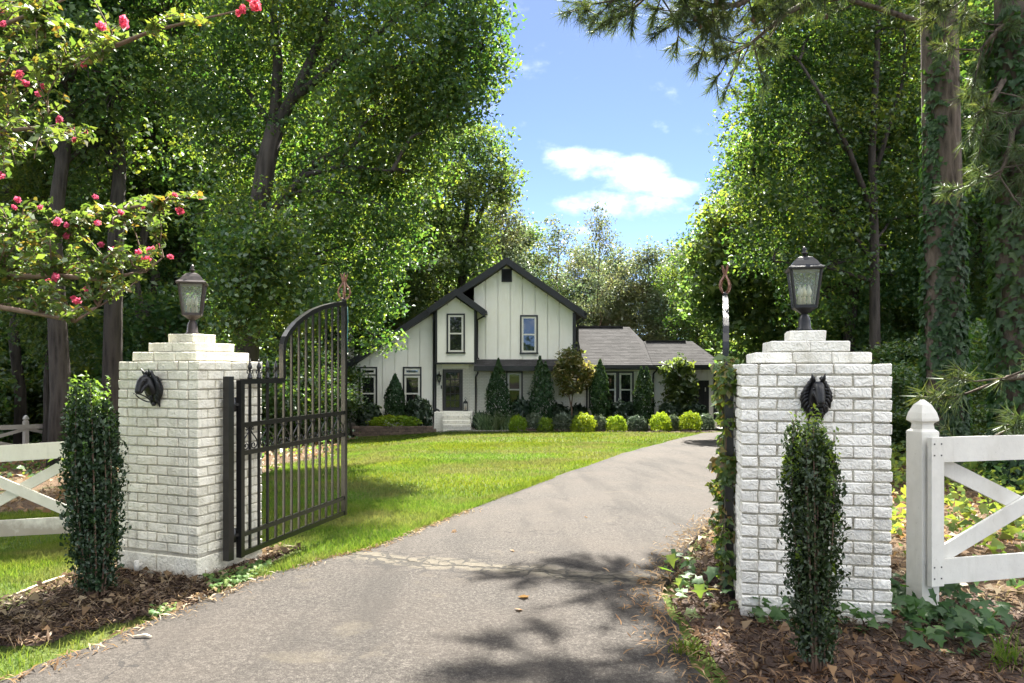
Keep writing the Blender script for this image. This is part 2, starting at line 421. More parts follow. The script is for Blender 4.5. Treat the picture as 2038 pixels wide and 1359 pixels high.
M['blossom'] = leaf_mat('pink_blossom', [(.55, .06, .16), (.66, .10, .22), (.74, .2, .32)], [(.7, .12, .25), (.8, .2, .3)], .4, .03)
M['arbor'] = leaf_mat('arborvitae_leaf', [(.012, .032, .014), (.02, .05, .02), (.032, .07, .024)], [(.06, .13, .02), (.1, .18, .03)], .22, .04)
M['lime'] = leaf_mat('lime_shrub_leaf', [(.10, .19, .014), (.15, .26, .02), (.22, .32, .028)], [(.3, .42, .02), (.4, .48, .03)], .4, .05)
M['greyshrub'] = leaf_mat('grey_green_leaf', [(.06, .09, .065), (.09, .12, .085), (.13, .16, .12)], [(.12, .17, .1), (.2, .25, .14)], .3, .08)
M['darkshrub'] = leaf_mat('dark_shrub_leaf', [(.014, .032, .02), (.022, .048, .028), (.04, .07, .035)], [(.05, .11, .03), (.09, .15, .04)], .3, .12)
M['magnolia'] = leaf_mat('glossy_shrub_leaf', [(.03, .06, .02), (.05, .09, .028), (.10, .14, .035)], [(.16, .24, .03), (.3, .35, .05)], .38, .14)
M['bronzeleaf'] = leaf_mat('bronze_leaf', [(.05, .075, .028), (.08, .10, .036), (.13, .125, .05), (.20, .15, .07)], [(.2, .28, .05), (.32, .33, .08), (.40, .32, .1)], .42, .1)
M['ivyleaf'] = leaf_mat('ivy_leaf', [(.018, .050, .014), (.028, .070, .018), (.045, .092, .022)], [(.08, .2, .02), (.16, .29, .03)], .38, .06)
M['vineleaf'] = leaf_mat('creeper_leaf', [(.04, .10, .022), (.06, .14, .028), (.09, .17, .03), (.20, .12, .05)], [(.18, .32, .03), (.28, .4, .04), (.34, .4, .05), (.4, .25, .08)], .42, .1)
M['cover'] = leaf_mat('ground_cover_leaf', [(.05, .10, .03), (.08, .14, .04), (.11, .17, .045), (.17, .2, .05)], [(.2, .3, .04), (.3, .36, .05)], .35, .03)
M['needle'] = leaf_mat('pine_needle', [(.03, .055, .022), (.045, .075, .028), (.065, .095, .032)], [(.1, .16, .03), (.16, .2, .04)], .25, .1, .3)
M['grass'] = leaf_mat('grass_blade', [(.036, .078, .014), (.046, .095, .017), (.06, .108, .02), (.11, .12, .04)], [(.14, .24, .02), (.19, .28, .025), (.25, .29, .04)], .35, .0, patch=((.12, .122, .045), (.23, .23, .065)))
M['liriope'] = leaf_mat('liriope_blade', [(.05, .10, .04), (.08, .13, .05), (.22, .26, .14)], [(.15, .25, .05), (.25, .3, .1)], .3, .1)
M['chip'] = leaf_mat('bark_chip', [(.022, .014, .010), (.045, .027, .019), (.085, .053, .036), (.19, .135, .095)], [(.1, .05, .03), (.2, .12, .08)], .06, .02)
M['deadleaf'] = leaf_mat('dead_leaf', [(.10, .06, .032), (.17, .10, .055), (.25, .175, .105)], [(.3, .18, .08), (.35, .25, .12)], .25, .04)
# ------------------------------------------------------------------ ground, driveway, beds
def pip(X, Y, poly):
    X = np.asarray(X); Y = np.asarray(Y); ins = np.zeros(X.shape, bool); n = len(poly)
    for i in range(n):
        x1, y1 = poly[i][0], poly[i][1]; x2, y2 = poly[(i + 1) % n][0], poly[(i + 1) % n][1]
        c = ((y1 > Y) != (y2 > Y)) & (X < (x2 - x1) * (Y - y1) / ((y2 - y1) if abs(y2 - y1) > 1e-9 else 1e-9) + x1)
        ins ^= c
    return ins
def ss(a, b, x):
    t = np.clip((x - a) / (b - a), 0, 1); return t * t * (3 - 2 * t)
DL = [(-9, -6), (-4.6, 0), (-3.3, 2.2)] + [tuple(G(*q)[:2]) for q in ((40, 1359), (200, 1290), (350, 1225), (520, 1158), (640, 1122), (745, 1096), (930, 1020), (1100, 955), (1240, 905), (1330, 880), (1395, 864))]
DL += [(8.6, 31), (9.4, 33.0), (9.9, 35.0), (9.9, 45)]
DR = [(6, -6), (2.3, 0), (1.15, 2.4)] + [tuple(G(*q)[:2]) for q in ((1390, 1345), (1345, 1250), (1322, 1190), (1345, 1125), (1400, 1062))]
DR += [(2.5, 8.4), (3.6, 11), (5.2, 15), (7.2, 20), (9.4, 25), (11.2, 29), (13.0, 33), (14, 36), (14.3, 45)]
def interp_y(poly, y):
    ys = [p[1] for p in poly]; xs = [p[0] for p in poly]
    return np.interp(y, ys, xs)
def left_edge(Y): return interp_y(DL, Y)
def right_edge(Y): return interp_y(DR, Y)
def forest_mask(X, Y):
    """1 where the floor is leaf litter under trees, 0 on the lawn."""
    X = np.asarray(X, float); Y = np.asarray(Y, float)
    wob = .7 * np.sin(X * 1.3 + Y * .7) + .5 * np.sin(Y * 1.9 - X * .6)
    left = ss(0, 2.2, (-2.9 - .125 * (Y - 8) - X) + wob * .5) * ss(8.6, 11, Y + wob * .6)
    near = ss(0, 1.5, -6.5 - X) * ss(7, 10, Y)
    right = ss(.0, .5, X - right_edge(np.clip(Y, -6, 60)) + wob * .1) * (1 - ss(33, 36, Y))
    far = ss(44, 50, Y + wob)
    return np.clip(np.maximum.reduce([left, near, right, far]), 0, 1)
gx = np.concatenate([[-600, -250, -120, -70], np.arange(-44, -8, 1.0), np.arange(-8, 9, .4), np.arange(9, 46, 1.0), [70, 120, 250, 600]])
gy = np.concatenate([[-300, -120, -60, -30, -18], np.arange(-10, 2, 1.0), np.arange(2, 16, .4), np.arange(16, 70, 1.0), [90, 130, 220, 400, 900]])
GX, GY = np.meshgrid(gx, gy)
V = np.stack([GX.ravel(), GY.ravel(), zg(GX.ravel(), GY.ravel())], 1)
nx_, ny_ = len(gx), len(gy)
ii, jj = np.meshgrid(np.arange(nx_ - 1), np.arange(ny_ - 1)); a0 = (jj * nx_ + ii).ravel()
Fq = np.stack([a0, a0 + 1, a0 + nx_ + 1, a0 + nx_], 1)
def ground_mat():
    m, t, o = new_mat('lawn_and_forest_floor')
    ge = t.nodes.new('ShaderNodeNewGeometry'); pos = ge.outputs['Position']
    at = t.nodes.new('ShaderNodeAttribute'); at.attribute_name = 'forest'
    g1 = noise(t, .55, 5, .6, vec=pos); g2 = noise(t, 7, 6, .7, vec=pos); g3 = noise(t, 40, 4, .7, vec=pos)
    lawn = ramp(t, g2, [(.25, (.045, .075, .017)), (.5, (.065, .10, .02)), (.78, (.105, .125, .034))])
    dry = ramp(t, g3, [(.3, (.11, .10, .04)), (.7, (.18, .155, .07))])
    lawn = mixc(t, ramp(t, g1, [(.48, (0, 0, 0)), (.72, (.75, .75, .75))]), lawn, dry)
    litter = ramp(t, g3, [(.28, (.035, .024, .017)), (.5, (.10, .066, .042)), (.75, (.22, .155, .10))])
    litter = mixc(t, ramp(t, noise(t, 1.6, 5, .65, vec=pos), [(.55, (0, 0, 0)), (.7, (.7, .7, .7))]), litter, (.05, .085, .022))
    mask = mth(t, 'ADD', at.outputs['Fac'], mth(t, 'MULTIPLY', mth(t, 'SUBTRACT', noise(t, 2.2, 5, .65, vec=pos), .5), .9), True)
    c = mixc(t, ramp(t, mask, [(.4, (0, 0, 0)), (.6, (1, 1, 1))]), lawn, litter)
    prin(t, o, c, .95, .1, 0, bump(t, mth(t, 'ADD', g3, g2), .8, .05)); return m
M['ground'] = ground_mat()
gme = np_mesh('ground', V, Fq, M['ground'])
gat = gme.attributes.new('forest', 'FLOAT', 'POINT')
gat.data.foreach_set('value', forest_mask(V[:, 0], V[:, 1]).astype(np.float32))
gme.polygons.foreach_set('use_smooth', [True] * len(gme.polygons))
ground = link('ground', gme); setp(ground, 'grass lawn and leaf littered forest floor', kind='structure')

def asphalt():
    m, t, o = new_mat('worn_asphalt')
    ge = t.nodes.new('ShaderNodeNewGeometry'); pos = ge.outputs['Position']
    sx = t.nodes.new('ShaderNodeSeparateXYZ'); L(t, pos, sx.inputs[0])
    fine = mth(t, 'ADD', mth(t, 'MULTIPLY', noise(t, 150, 3, .7, vec=pos), .45), mth(t, 'MULTIPLY', noise(t, 48, 4, .8, vec=pos), .55)); mid = noise(t, 22, 5, .7, vec=pos); big = noise(t, .9, 5, .6, vec=pos)
    c = ramp(t, fine, [(.36, (.011, .010, .009)), (.5, (.043, .0385, .034)), (.64, (.118, .106, .094))])
    c = mixc(t, ramp(t, big, [(.4, (0, 0, 0)), (.7, (.55, .55, .55))]), c, (.066, .056, .047))
    c = mixc(t, ramp(t, mid, [(.62, (0, 0, 0)), (.74, (.7, .7, .7))]), c, (.020, .0185, .017))
    trk = noise(t, 1.7, 4, .6, vec=pos, sc3=(1.6, .22, 1))
    c = mixc(t, ramp(t, trk, [(.5, (0, 0, 0)), (.68, (.55, .55, .55))]), c, (.024, .022, .020))
    stn = noise(t, 2.6, 6, .7, vec=pos)
    c = mixc(t, ramp(t, stn, [(.6, (0, 0, 0)), (.7, (.5, .5, .5))]), c, (.085, .072, .055))
    # fine wandering cracks
    def cracks(scale, width, dist, gate, lo):
        d = noise(t, 3.0, 4, .6, vec=pos, out='Color')
        vm = t.nodes.new('ShaderNodeVectorMath'); vm.operation = 'MULTIPLY_ADD'; L(t, d, vm.inputs[0])
        vm.inputs[1].default_value = (dist, dist, 0); L(t, pos, vm.inputs[2])
        vo = t.nodes.new('ShaderNodeTexVoronoi'); vo.feature = 'DISTANCE_TO_EDGE'; vo.inputs['Scale'].default_value = scale
        mp = t.nodes.new('ShaderNodeMapping'); mp.inputs['Scale'].default_value = (1, 1, 0); L(t, vm.outputs[0], mp.inputs[0]); L(t, mp.outputs[0], vo.inputs['Vector'])
        k = mth(t, 'LESS_THAN', vo.outputs['Distance'], width)
        return mth(t, 'MULTIPLY', k, gate) if gate is not None else k
    # the cracked pale seam across the drive between the posts: y = 5.55 - .42 (x + 1)
    seam = mth(t, 'ADD', mth(t, 'MULTIPLY', sx.outputs[0], .36), sx.outputs[1])
    wob = mth(t, 'MULTIPLY', mth(t, 'SUBTRACT', noise(t, 2.2, 4, .6, vec=pos), .5), .55)
    sd = mth(t, 'ABSOLUTE', mth(t, 'SUBTRACT', mth(t, 'ADD', seam, wob), 5.42))
    band = ramp(t, sd, [(.10, (1, 1, 1)), (.19, (0, 0, 0))])
    bandw = ramp(t, sd, [(.2, (1, 1, 1)), (.5, (0, 0, 0))])
    cr1 = cracks(.5, .006, 1.2, ramp(t, noise(t, .7, 3, vec=pos), [(.50, (0, 0, 0)), (.56, (1, 1, 1))]), 0)
    cr2 = cracks(5.0, .045, .35, bandw, 0)
    core = mth(t, 'MULTIPLY', ramp(t, sd, [(.012, (1, 1, 1)), (.026, (0, 0, 0))]), ramp(t, mid, [(.3, (.3, .3, .3)), (.5, (1, 1, 1))]))
    pale = ramp(t, mid, [(.35, (.08, .07, .052)), (.7, (.14, .125, .095))])
    c = mixc(t, mth(t, 'MULTIPLY', band, .75), c, pale)
    crk = mth(t, 'MAXIMUM', mth(t, 'MAXIMUM', cr1, cr2), core)
    c = mixc(t, mth(t, 'MULTIPLY', crk, .85), c, (.028, .026, .024))
    # a pale worn patch near the camera
    def patch(cx, cy, rx, ry):
        a = mth(t, 'DIVIDE', mth(t, 'SUBTRACT', sx.outputs[0], cx), rx); b = mth(t, 'DIVIDE', mth(t, 'SUBTRACT', sx.outputs[1], cy), ry)
        d = mth(t, 'ADD', mth(t, 'MULTIPLY', a, a), mth(t, 'MULTIPLY', b, b))
        return ramp(t, mth(t, 'ADD', d, mth(t, 'MULTIPLY', mth(t, 'SUBTRACT', noise(t, 14, 6, .8, vec=pos), .5), 4.5)), [(.0, (1, 1, 1)), (1, (0, 0, 0))])
    p1 = G(700, 1262); p2 = G(610, 1320)
    for q, rx, ry in ((p1, .11, .16), (p2, .25, .10)):
        c = mixc(t, mth(t, 'MULTIPLY', patch(q.x, q.y, rx, ry), .32), c, (.10, .086, .063))
    h = mth(t, 'SUBTRACT', mth(t, 'ADD', fine, mth(t, 'MULTIPLY', mid, .5)), mth(t, 'MULTIPLY', crk, 1.5))
    prin(t, o, c, .9, .16, 0, bump(t, h, .9, .012)); return m
M['asphalt'] = asphalt()
def ribbon(name, L_, R_, m, off, n=10, thick=.05, step=.35, jag=.04, seed=1):
    """A sheet between two edges that follows the ground, with a lip down to it."""
    rng = np.random.default_rng(seed)
    y0, y1 = max(L_[0][1], R_[0][1]), min(L_[-1][1], R_[-1][1])
    ys = np.concatenate([np.arange(y0, min(9, y1), .12), np.arange(max(y0, min(9, y1)), y1, step), [y1]]) if y1 > 9 else np.arange(y0, y1 + .06, .12)
    xl, xr = interp_y(L_, ys), interp_y(R_, ys)
    k = np.clip(np.convolve(rng.normal(0, 1, len(ys) + 4), np.ones(3) / 3, 'same')[2:-2], -1.5, 1.5) * jag
    k2 = np.clip(np.convolve(rng.normal(0, 1, len(ys) + 4), np.ones(3) / 3, 'same')[2:-2], -1.5, 1.5) * jag
    xl = xl + k; xr = xr + k2
    tt = np.linspace(0, 1, n + 1)
    X = xl[:, None] * (1 - tt) + xr[:, None] * tt; Yv = np.repeat(ys[:, None], n + 1, 1); Z = zg(X, Yv) + off
    X = np.concatenate([X[:, :1], X, X[:, -1:]], 1); Yv = np.concatenate([Yv[:, :1], Yv, Yv[:, -1:]], 1)
    Z = np.concatenate([Z[:, :1] - thick, Z, Z[:, -1:] - thick], 1)
    w = n + 3
    V = np.stack([X.ravel(), Yv.ravel(), Z.ravel()], 1)
    i_, j_ = np.meshgrid(np.arange(w - 1), np.arange(len(ys) - 1)); a0 = (j_ * w + i_).ravel()
    o = link(name, np_mesh(name, V, np.stack([a0, a0 + 1, a0 + w + 1, a0 + w], 1), m)); return o
drive = ribbon('driveway', DL, DR, M['asphalt'], .035, 14, .06)
setp(drive, 'worn grey asphalt driveway curving towards the garage', kind='structure')
M['concrete'] = simple('pale_concrete', (.17, .16, .145), (.23, .22, .2), 1.2, .85, .35, 60, .004)
M['mulch'] = simple('brown_mulch', (.030, .019, .014), (.10, .06, .042), 9, .95, 1.0, 45, .03)
def sheet(name, poly, m, off, label, res=.12, edge=.10):
    """Flat bed in a polygon, on a grid that follows the ground; slightly domed."""
    xs = [p[0] for p in poly]; ys = [p[1] for p in poly]
    X, Y = np.meshgrid(np.arange(min(xs), max(xs) + res, res), np.arange(min(ys), max(ys) + res, res))
    ins = pip(X, Y, poly)
    keep = ins[:-1, :-1] & ins[1:, :-1] & ins[:-1, 1:] & ins[1:, 1:]
    h = off + .02 * np.sin(X * 5.1) * np.sin(Y * 4.3) * .5
    bm_ = np.minimum.reduce([np.roll(np.roll(ins, a, 0), b, 1) for a in (-1, 0, 1) for b in (-1, 0, 1)])
    Z = zg(X, Y) + np.where(bm_, h, .004)
    w = X.shape[1]; j_, i_ = np.nonzero(keep); a0 = j_ * w + i_
    V = np.stack([X.ravel(), Y.ravel(), Z.ravel()], 1); Fq = np.stack([a0, a0 + 1, a0 + w + 1, a0 + w], 1)
    used, inv = np.unique(Fq, return_inverse=True)
    me = np_mesh(name, V[used], inv.reshape(-1, 4), m); me.polygons.foreach_set('use_smooth', [True] * len(me.polygons))
    o = link(name, me); setp(o, label, kind='structure'); return o
def pxpoly(pts): return [tuple(G(*q)[:2]) for q in pts]
BED_L = [(-4.6, 3.6), (-4.6, 4.7)] + pxpoly([(0, 1210), (60, 1185), (150, 1150)]) + [(-2.95, 6.2), (-1.7, 6.2)] + pxpoly([(545, 1124), (470, 1165), (395, 1212), (330, 1232), (250, 1245), (150, 1272), (60, 1296)]) + [(-3.2, 3.75)]
BED_R = pxpoly([(1405, 1060), (1352, 1122), (1327, 1190), (1350, 1250), (1393, 1345)]) + [(1.16, 2.4), (2.3, 1.2), (5.2, 1.2), (5.5, 4.4), (3.2, 4.6), (2.6, 6.0), (2.1, 7.0)]
sheet('mulch_bed', BED_L, M['mulch'], .02, 'bark mulch bed around the left brick gatepost')
sheet('mulch_bed', BED_R, M['mulch'], .02, 'bark and leaf mulch bed around the right brick gatepost')
HB = [(-7.9, 33.9), (-3.7, 34.6), (-3.3, 36), (-8, 36)]
HB2 = [(-2.2, 35.9), (-2.3, 34.9), (-1.2, 33.4), (.6, 32.2), (4, 31.6), (8.3, 31.2), (9.2, 32.6), (8.4, 36), (-2, 36.2)]
sheet('mulch_bed', HB, M['mulch'], .025, 'dark planting bed along the left wing of the house', .25)
sheet('mulch_bed', HB2, M['mulch'], .025, 'dark planting bed along the front of the house', .25)
walk = ribbon('walkway', [(-2.9, 32.0), (-3.3, 33.0), (-3.4, 34.9)], [(2.5, 32.05), (-.9, 33.0), (-2.25, 34.9)], M['concrete'], .03, 8, .05, .3, .0, 4)
setp(walk, 'curved pale concrete walkway at the front steps', kind='structure')
apron = ribbon('garage_apron', [(7.3, 34.0), (8.6, 35.2), (8.7, 36.2)], [(14.0, 34.0), (14.0, 35.2), (14.0, 36.2)], M['concrete'], .06, 6, .05, .5, .0, 5)
setp(apron, 'pale concrete apron beside the garage', kind='structure')

# ------------------------------------------------------------------ leaves
def leaf_quads(C_, size, rng, up=.35, asp=.55, szvar=.45, axis=None, fold=.18, nrm=None):
    """Kite shaped folded leaves at the points C_; returns vertices and quads."""
    n = len(C_)
    nm = rng.normal(0, 1, (n, 3)); nm /= np.linalg.norm(nm, axis=1)[:, None]
    if nrm is not None: nm = nm * (1 - up) + nrm * up
    else: nm[:, 2] = np.abs(nm[:, 2]) * .7; nm[:, 2] += up
    nm /= np.linalg.norm(nm, axis=1)[:, None] + 1e-9
    tg = rng.normal(0, 1, (n, 3)) if axis is None else axis + rng.normal(0, .45, (n, 3))
    tg -= nm * (tg * nm).sum(1)[:, None]; tg /= np.linalg.norm(tg, axis=1)[:, None] + 1e-9
    b = np.cross(nm, tg)
    s = size * np.clip(1 + rng.normal(0, szvar, n), .45, 1.9)[:, None]
    w = s * asp * .5
    V = np.empty((n, 4, 3))
    V[:, 0] = C_ - tg * s * .5
    V[:, 1] = C_ - tg * s * .05 + b * w + nm * s * fold
    V[:, 2] = C_ + tg * s * .5 - nm * s * fold * .4
    V[:, 3] = C_ - tg * s * .05 - b * w + nm * s * fold
    return V.reshape(-1, 3), np.arange(n * 4).reshape(-1, 4)
def clumps(blobs, n, rng, shell=.5):
    """n clump centres spread through ellipsoids (centre, radii)."""
    c = np.array([b[0] for b in blobs], float); r = np.array([b[1] for b in blobs], float)
    wgt = (r[:, 0] * r[:, 1] + r[:, 1] * r[:, 2] + r[:, 0] * r[:, 2]); wgt = wgt / wgt.sum()
    k = rng.choice(len(blobs), n, p=wgt)
    d = rng.normal(0, 1, (n, 3)); d /= np.linalg.norm(d, axis=1)[:, None]
    rr = shell + (1 - shell) * rng.random(n) ** .6
    rr *= 1 + rng.normal(0, .07, n)
    return c[k] + d * rr[:, None] * r[k], k, d
def spray(cc, per, spread, rng, flat=.55):
    p = np.repeat(cc, per, 0)
    o = rng.normal(0, 1, p.shape); o *= np.minimum(1, 1.7 / np.linalg.norm(o, axis=1))[:, None] * spread * 1.12; o[:, 2] *= flat
    return p + o
def pxblob(px, py, rx, ry, Y, rd=None):
    p = P(px, py, Y); s = Y / F
    return ((p.x, p.y, p.z), (rx * s, rd if rd else (rx + ry) * .5 * s, ry * s))
def wander(a, b, rng, n=5, amp=.08, sag=0.0):
    a, b = Vector(a), Vector(b); l = (b - a).length; pts = []
    for i in range(n + 1):
        t = i / n; p = a.lerp(b, t)
        if 0 < i < n: p += Vector(rng.normal(0, 1, 3)) * amp * l * math.sin(math.pi * t)
        p.z += sag * l * math.sin(math.pi * t)
        pts.append(p)
    return pts
def tree(name, label, base, trunk_lines, blobs, lm, bm, n_cl, per, spread, leaf, seed, group=None, up=.35, limbs=True, twigs=240, shell=.45, asp=.62, lr=.07, flat=.55, cat='tree'):
    """trunk_lines: list of (points, radii); blobs are where the crown is. > trunk, crown"""
    rng = np.random.default_rng(seed)
    root = thing(name, label, cat, base, 0, group)
    mb = MB()
    for pts, rad in trunk_lines: mb.tube(pts, rad, 9)
    nodes = [Vector(p) for pts, _ in trunk_lines for p in pts[len(pts) // 3:]]
    cc, k, _ = clumps(blobs, n_cl, rng, shell)
    if limbs:
        tips = []
        for c, r in blobs:
            c = Vector(c)
            near = min(nodes, key=lambda q: (q - c).length + max(0, q.z - c.z) * 2)
            l = (c - near).length
            if l > .3:
                mb.tube(wander(near, c, rng, 5, .05, .06), [lr * (1 - .14 * i) for i in range(6)], 5, False)
            tips.append(c)
        for i in rng.choice(n_cl, min(twigs, n_cl), False):
            a = tips[k[i]]; b = Vector(cc[i])
            st = a.lerp(b, .1 + .2 * rng.random())
            mb.tube(wander(st, b, rng, 3, .07, .04), [lr * .34, lr * .26, lr * .17, lr * .07], 3, False)
    mb.build('trunk', bm, root)
    pts = spray(cc, per, spread, rng, flat)
    V, Fq = leaf_quads(pts, leaf, rng, up, asp)
    V -= np.array(base)
    o = link('crown', np_mesh(name + '_crown', V, Fq, lm), root)
    return root
# ------------------------------------------------------------------ brick gateposts
BR = {}
def brick_mesh(l, d, h, var):
    key = (round(l, 3), round(d, 3), round(h, 3), var, BM[0])
    if key in BR: return BR[key]
    rng = random.Random(int(l * 1e4) * 31 + int(d * 1e4) + var * 977); c = .005; mb = MB()
    x, y, z = l / 2, d / 2, h / 2; vs = []
    for sx in (-1, 1):
        for sy in (-1, 1):
            for sz in (-1, 1):
                j = [rng.uniform(-.0028, .0028) for _ in range(3)]
                vs.append((sx * x + j[0], sy * (y - c) + j[1], sz * (z - c) + j[2]))
                vs.append((sx * (x - c) + j[0], sy * y + j[1], sz * (z - c) + j[2]))
                vs.append((sx * (x - c) + j[0], sy * (y - c) + j[1], sz * z + j[2]))
    bm = bmesh.new()
    for p in vs: bm.verts.new(p)
    bmesh.ops.convex_hull(bm, input=bm.verts); bmesh.ops.dissolve_limit(bm, angle_limit=R(4), verts=bm.verts, edges=bm.edges)
    me = bpy.data.meshes.new('brick'); bm.to_mesh(me); bm.free(); me.materials.append(M[BM[0]]); BR[key] = me
    return me
def lay(parent, name, l, d, h, x, y, z, rng, rot=0):
    o = link(name, brick_mesh(l, d, h, rng.randrange(5)), parent)
    o.location = (x + rng.uniform(-.002, .002), y + rng.uniform(-.0035, .0035), z)
    o.rotation_euler = (rng.uniform(-.008, .008), rng.uniform(-.008, .008), rot + rng.uniform(-.008, .008)); return o
def course(parent, w, d, z, h, pitch, half, rng, th=.095, j=.009):
    """One ring of bricks: long walls front and back, the sides fit between; half shifts the bond."""
    def run(n0, length, put):
        segs = []; x = 0
        if half: segs.append(pitch / 2); x = pitch / 2
        while length - x > pitch * 1.05: segs.append(pitch); x += pitch
        segs.append(length - x); x = 0
        for s in segs:
            if s > .03: put(x + s / 2, s - j)
            x += s
    if half:
        run(0, w, lambda c, l: lay(parent, 'brick', l, th, h - j, c - w / 2, -d / 2 + th / 2, z, rng))
        run(0, w, lambda c, l: lay(parent, 'brick', l, th, h - j, w / 2 - c, d / 2 - th / 2, z, rng))
        L_ = d - 2 * th
        for sx in (-1, 1):
            n = max(1, round(L_ / pitch)); s = L_ / n
            for k in range(n): lay(parent, 'brick', s - j, th, h - j, sx * (w / 2 - th / 2), -L_ / 2 + s * (k + .5), z, rng, R(90))
    else:
        n = max(1, round(d / pitch)); s = d / n
        for sx in (-1, 1):
            for k in range(n): lay(parent, 'brick', s - j, th, h - j, sx * (w / 2 - th / 2), -d / 2 + s * (k + .5), z, rng, R(90))
        W_ = w - 2 * th; n = max(1, round(w / pitch) - 1); s = W_ / n
        for sy in (-1, 1):
            e = [pitch - th] + [pitch] * (round(w / pitch) - 2) + [pitch - th]; x = -W_ / 2
            for s in e: lay(parent, 'brick', s - j, th, h - j, x + s / 2, sy * (d / 2 - th / 2), z, rng); x += s
BM = ['brick']
def gatepost(label, centre, rz, w, d, pitch, z0, ncourse, base_h, seed, caps, ch=.0667):
    rng = random.Random(seed)
    root = thing('brick_gatepost', label, 'gatepost', centre, rz)
    zt = z0 + base_h
    core = MB(); m_ = .012
    F_ = FR[root.name]
    def wbox(mb, c, s): mb.box(F_ @ Vector(c), s, F_.to_3x3())
    wbox(core, (0, 0, (zt + ncourse * ch) / 2 - .06), (w - 2 * m_, d - 2 * m_, zt + ncourse * ch + .11))
    z = zt + ncourse * ch
    for cw, cd, n in caps: wbox(core, (0, 0, z + ch / 2), (cw - 2 * m_, cd - 2 * m_, ch)); z += ch
    core.build('mortar', M['mortar'], root)
    if base_h > .05:
        for sx in (-1, 1):
            o = link('foundation_block', brick_mesh(w / 2 - .006, d + .012, base_h - z0 + .10, 0), root); o.location = (sx * w / 4, 0, (base_h - .10) / 2 + z0 / 2)
    for k in range(ncourse): course(root, w, d, zt + ch * (k + .5), ch, pitch, k % 2 == 0, rng)
    z = zt + ncourse * ch
    for cw, cd, n in caps:
        for sy in (-1, 1):
            for i in range(n): lay(root, 'brick', cw / n - .005, cd / 2 - .004, ch - .004, -cw / 2 + cw / n * (i + .5), sy * cd / 4, z + ch / 2, rng)
        z += ch
    return root, z
tL = R(21); xL, yL = Vector((math.cos(tL), -math.sin(tL), 0)), Vector((math.sin(tL), math.cos(tL), 0))
WL, DLp = .74, .66
cornerL = Vector((-2.144, 5.15, 0)); cL = cornerL - xL * WL / 2 + yL * DLp / 2
BM[0] = 'bouncebrick'
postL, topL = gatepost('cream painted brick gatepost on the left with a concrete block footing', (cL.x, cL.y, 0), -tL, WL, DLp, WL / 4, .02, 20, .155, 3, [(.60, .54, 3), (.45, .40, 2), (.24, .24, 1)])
tR = R(12); xR, yR = Vector((math.cos(tR), -math.sin(tR), 0)), Vector((math.sin(tR), math.cos(tR), 0))
WR, DRp = .81, .70
cornerR = Vector((1.3207, 4.354, 0)); cR = cornerR + xR * WR / 2 + yR * DRp / 2
BM[0] = 'brick'
postR, topR = gatepost('white painted brick gatepost on the right, brick all the way to the ground', (cR.x, cR.y, 0), -tR, WR, DRp, WR / 4, -.05, 23, .0, 5, [(.64, .54, 3), (.45, .40, 2), (.21, .22, 1)])
# a stub of pipe on the footing of the left post
q = cL - yL * (DLp / 2 + .03) - xL * .1
pipe = MB(); pipe.tube([(q.x, q.y, .085), (q.x - .02, q.y - .05, .08)], .012, 8); pipe.tube([(q.x - .018, q.y - .045, .05), (q.x - .018, q.y - .045, .12)], .016, 8)
o = pipe.build('pipe_stub', M['brick'], loc=(q.x, q.y, .05)); setp(o, 'small white painted pipe stub low on the left gatepost footing', 'pipe')

# ------------------------------------------------------------------ post lanterns
def lantern(label, loc, rz, metal):
    root = thing('post_lantern', label, 'lantern', loc, rz); F_ = FR[root.name]
    def W(p): return F_ @ Vector(p)
    def lat(prof, n, rot=0, smooth=True):
        mb = MB(); mb.lathe(prof, (0, 0, 0), n, rot, smooth); mb.v = [tuple(W(p)) for p in mb.v]; return mb
    mt = M[metal]
    lat([(.046, 0), (.046, .012), (.038, .02), (.036, .06), (.030, .085), (.020, .098), (.020, .112)], 18).build('fitter', mt, root)
    q2 = math.sqrt(2); s4 = R(45)
    lat([(.020, .10), (.03 * q2, .115), (.066 * q2, .140), (.066 * q2, .148)], 4, s4, False).build('cup', mt, root)
    zb, zt, hb, ht = .148, .37, .060, .086
    fr = MB()
    for a in (-1, 1):
        for b in (-1, 1):
            fr.bar(W((a * hb, b * hb, zb)), W((a * ht, b * ht, zt)), .013, .013, up=F_.to_3x3() @ Vector((1, 1, 0)))
    for h, z in ((hb, zb), (ht, zt)):
        for a, b in (((-h, -h), (h, -h)), ((h, -h), (h, h)), ((h, h), (-h, h)), ((-h, h), (-h, -h))):
            fr.bar(W((*a, z + .004)), W((*b, z + .004)), .011, .012)
    fr.build('frame', mt, root)
    for i in range(4):
        Rz = Matrix.Rotation(R(90) * i, 3, 'Z'); mb = MB()
        mb.add([W(Rz @ Vector(p)) for p in ((-hb + .006, -hb, zb + .01), (hb - .006, -hb, zb + .01), (ht - .006, -ht, zt - .002), (-ht + .006, -ht, zt - .002))], [(0, 1, 2, 3)])
        mb.build('pane', M['lampglass'], root)
    rf = lat([(.088 * q2, .366), (.105 * q2, .372), (.106 * q2, .381), (.082 * q2, .398), (.064 * q2, .425), (.044 * q2, .446), (.022 * q2, .456), (.012, .460)], 4, s4, False)
    rf.build('lamp_roof', mt, root)
    lat([(.012, .458), (.010, .468), (.020, .474), (.020, .480), (.008, .486), (.015, .497), (.010, .508), (.003, .518)], 12).build('finial', mt, root)
    for a, b in ((-.026, .0), (.026, 0.0), (0, .03)):
        mb = MB(); mb.lathe([(.011, .15), (.011, .205), (.008, .21)], W((a, b, 0)) , 10); mb.build('candle', M['candle'], root)
        mb = MB(); mb.lathe([(.006, .21), (.015, .225), (.017, .24), (.010, .262), (.002, .285)], W((a, b, 0)), 10); mb.build('bulb', M['bulb'], root)
    return root
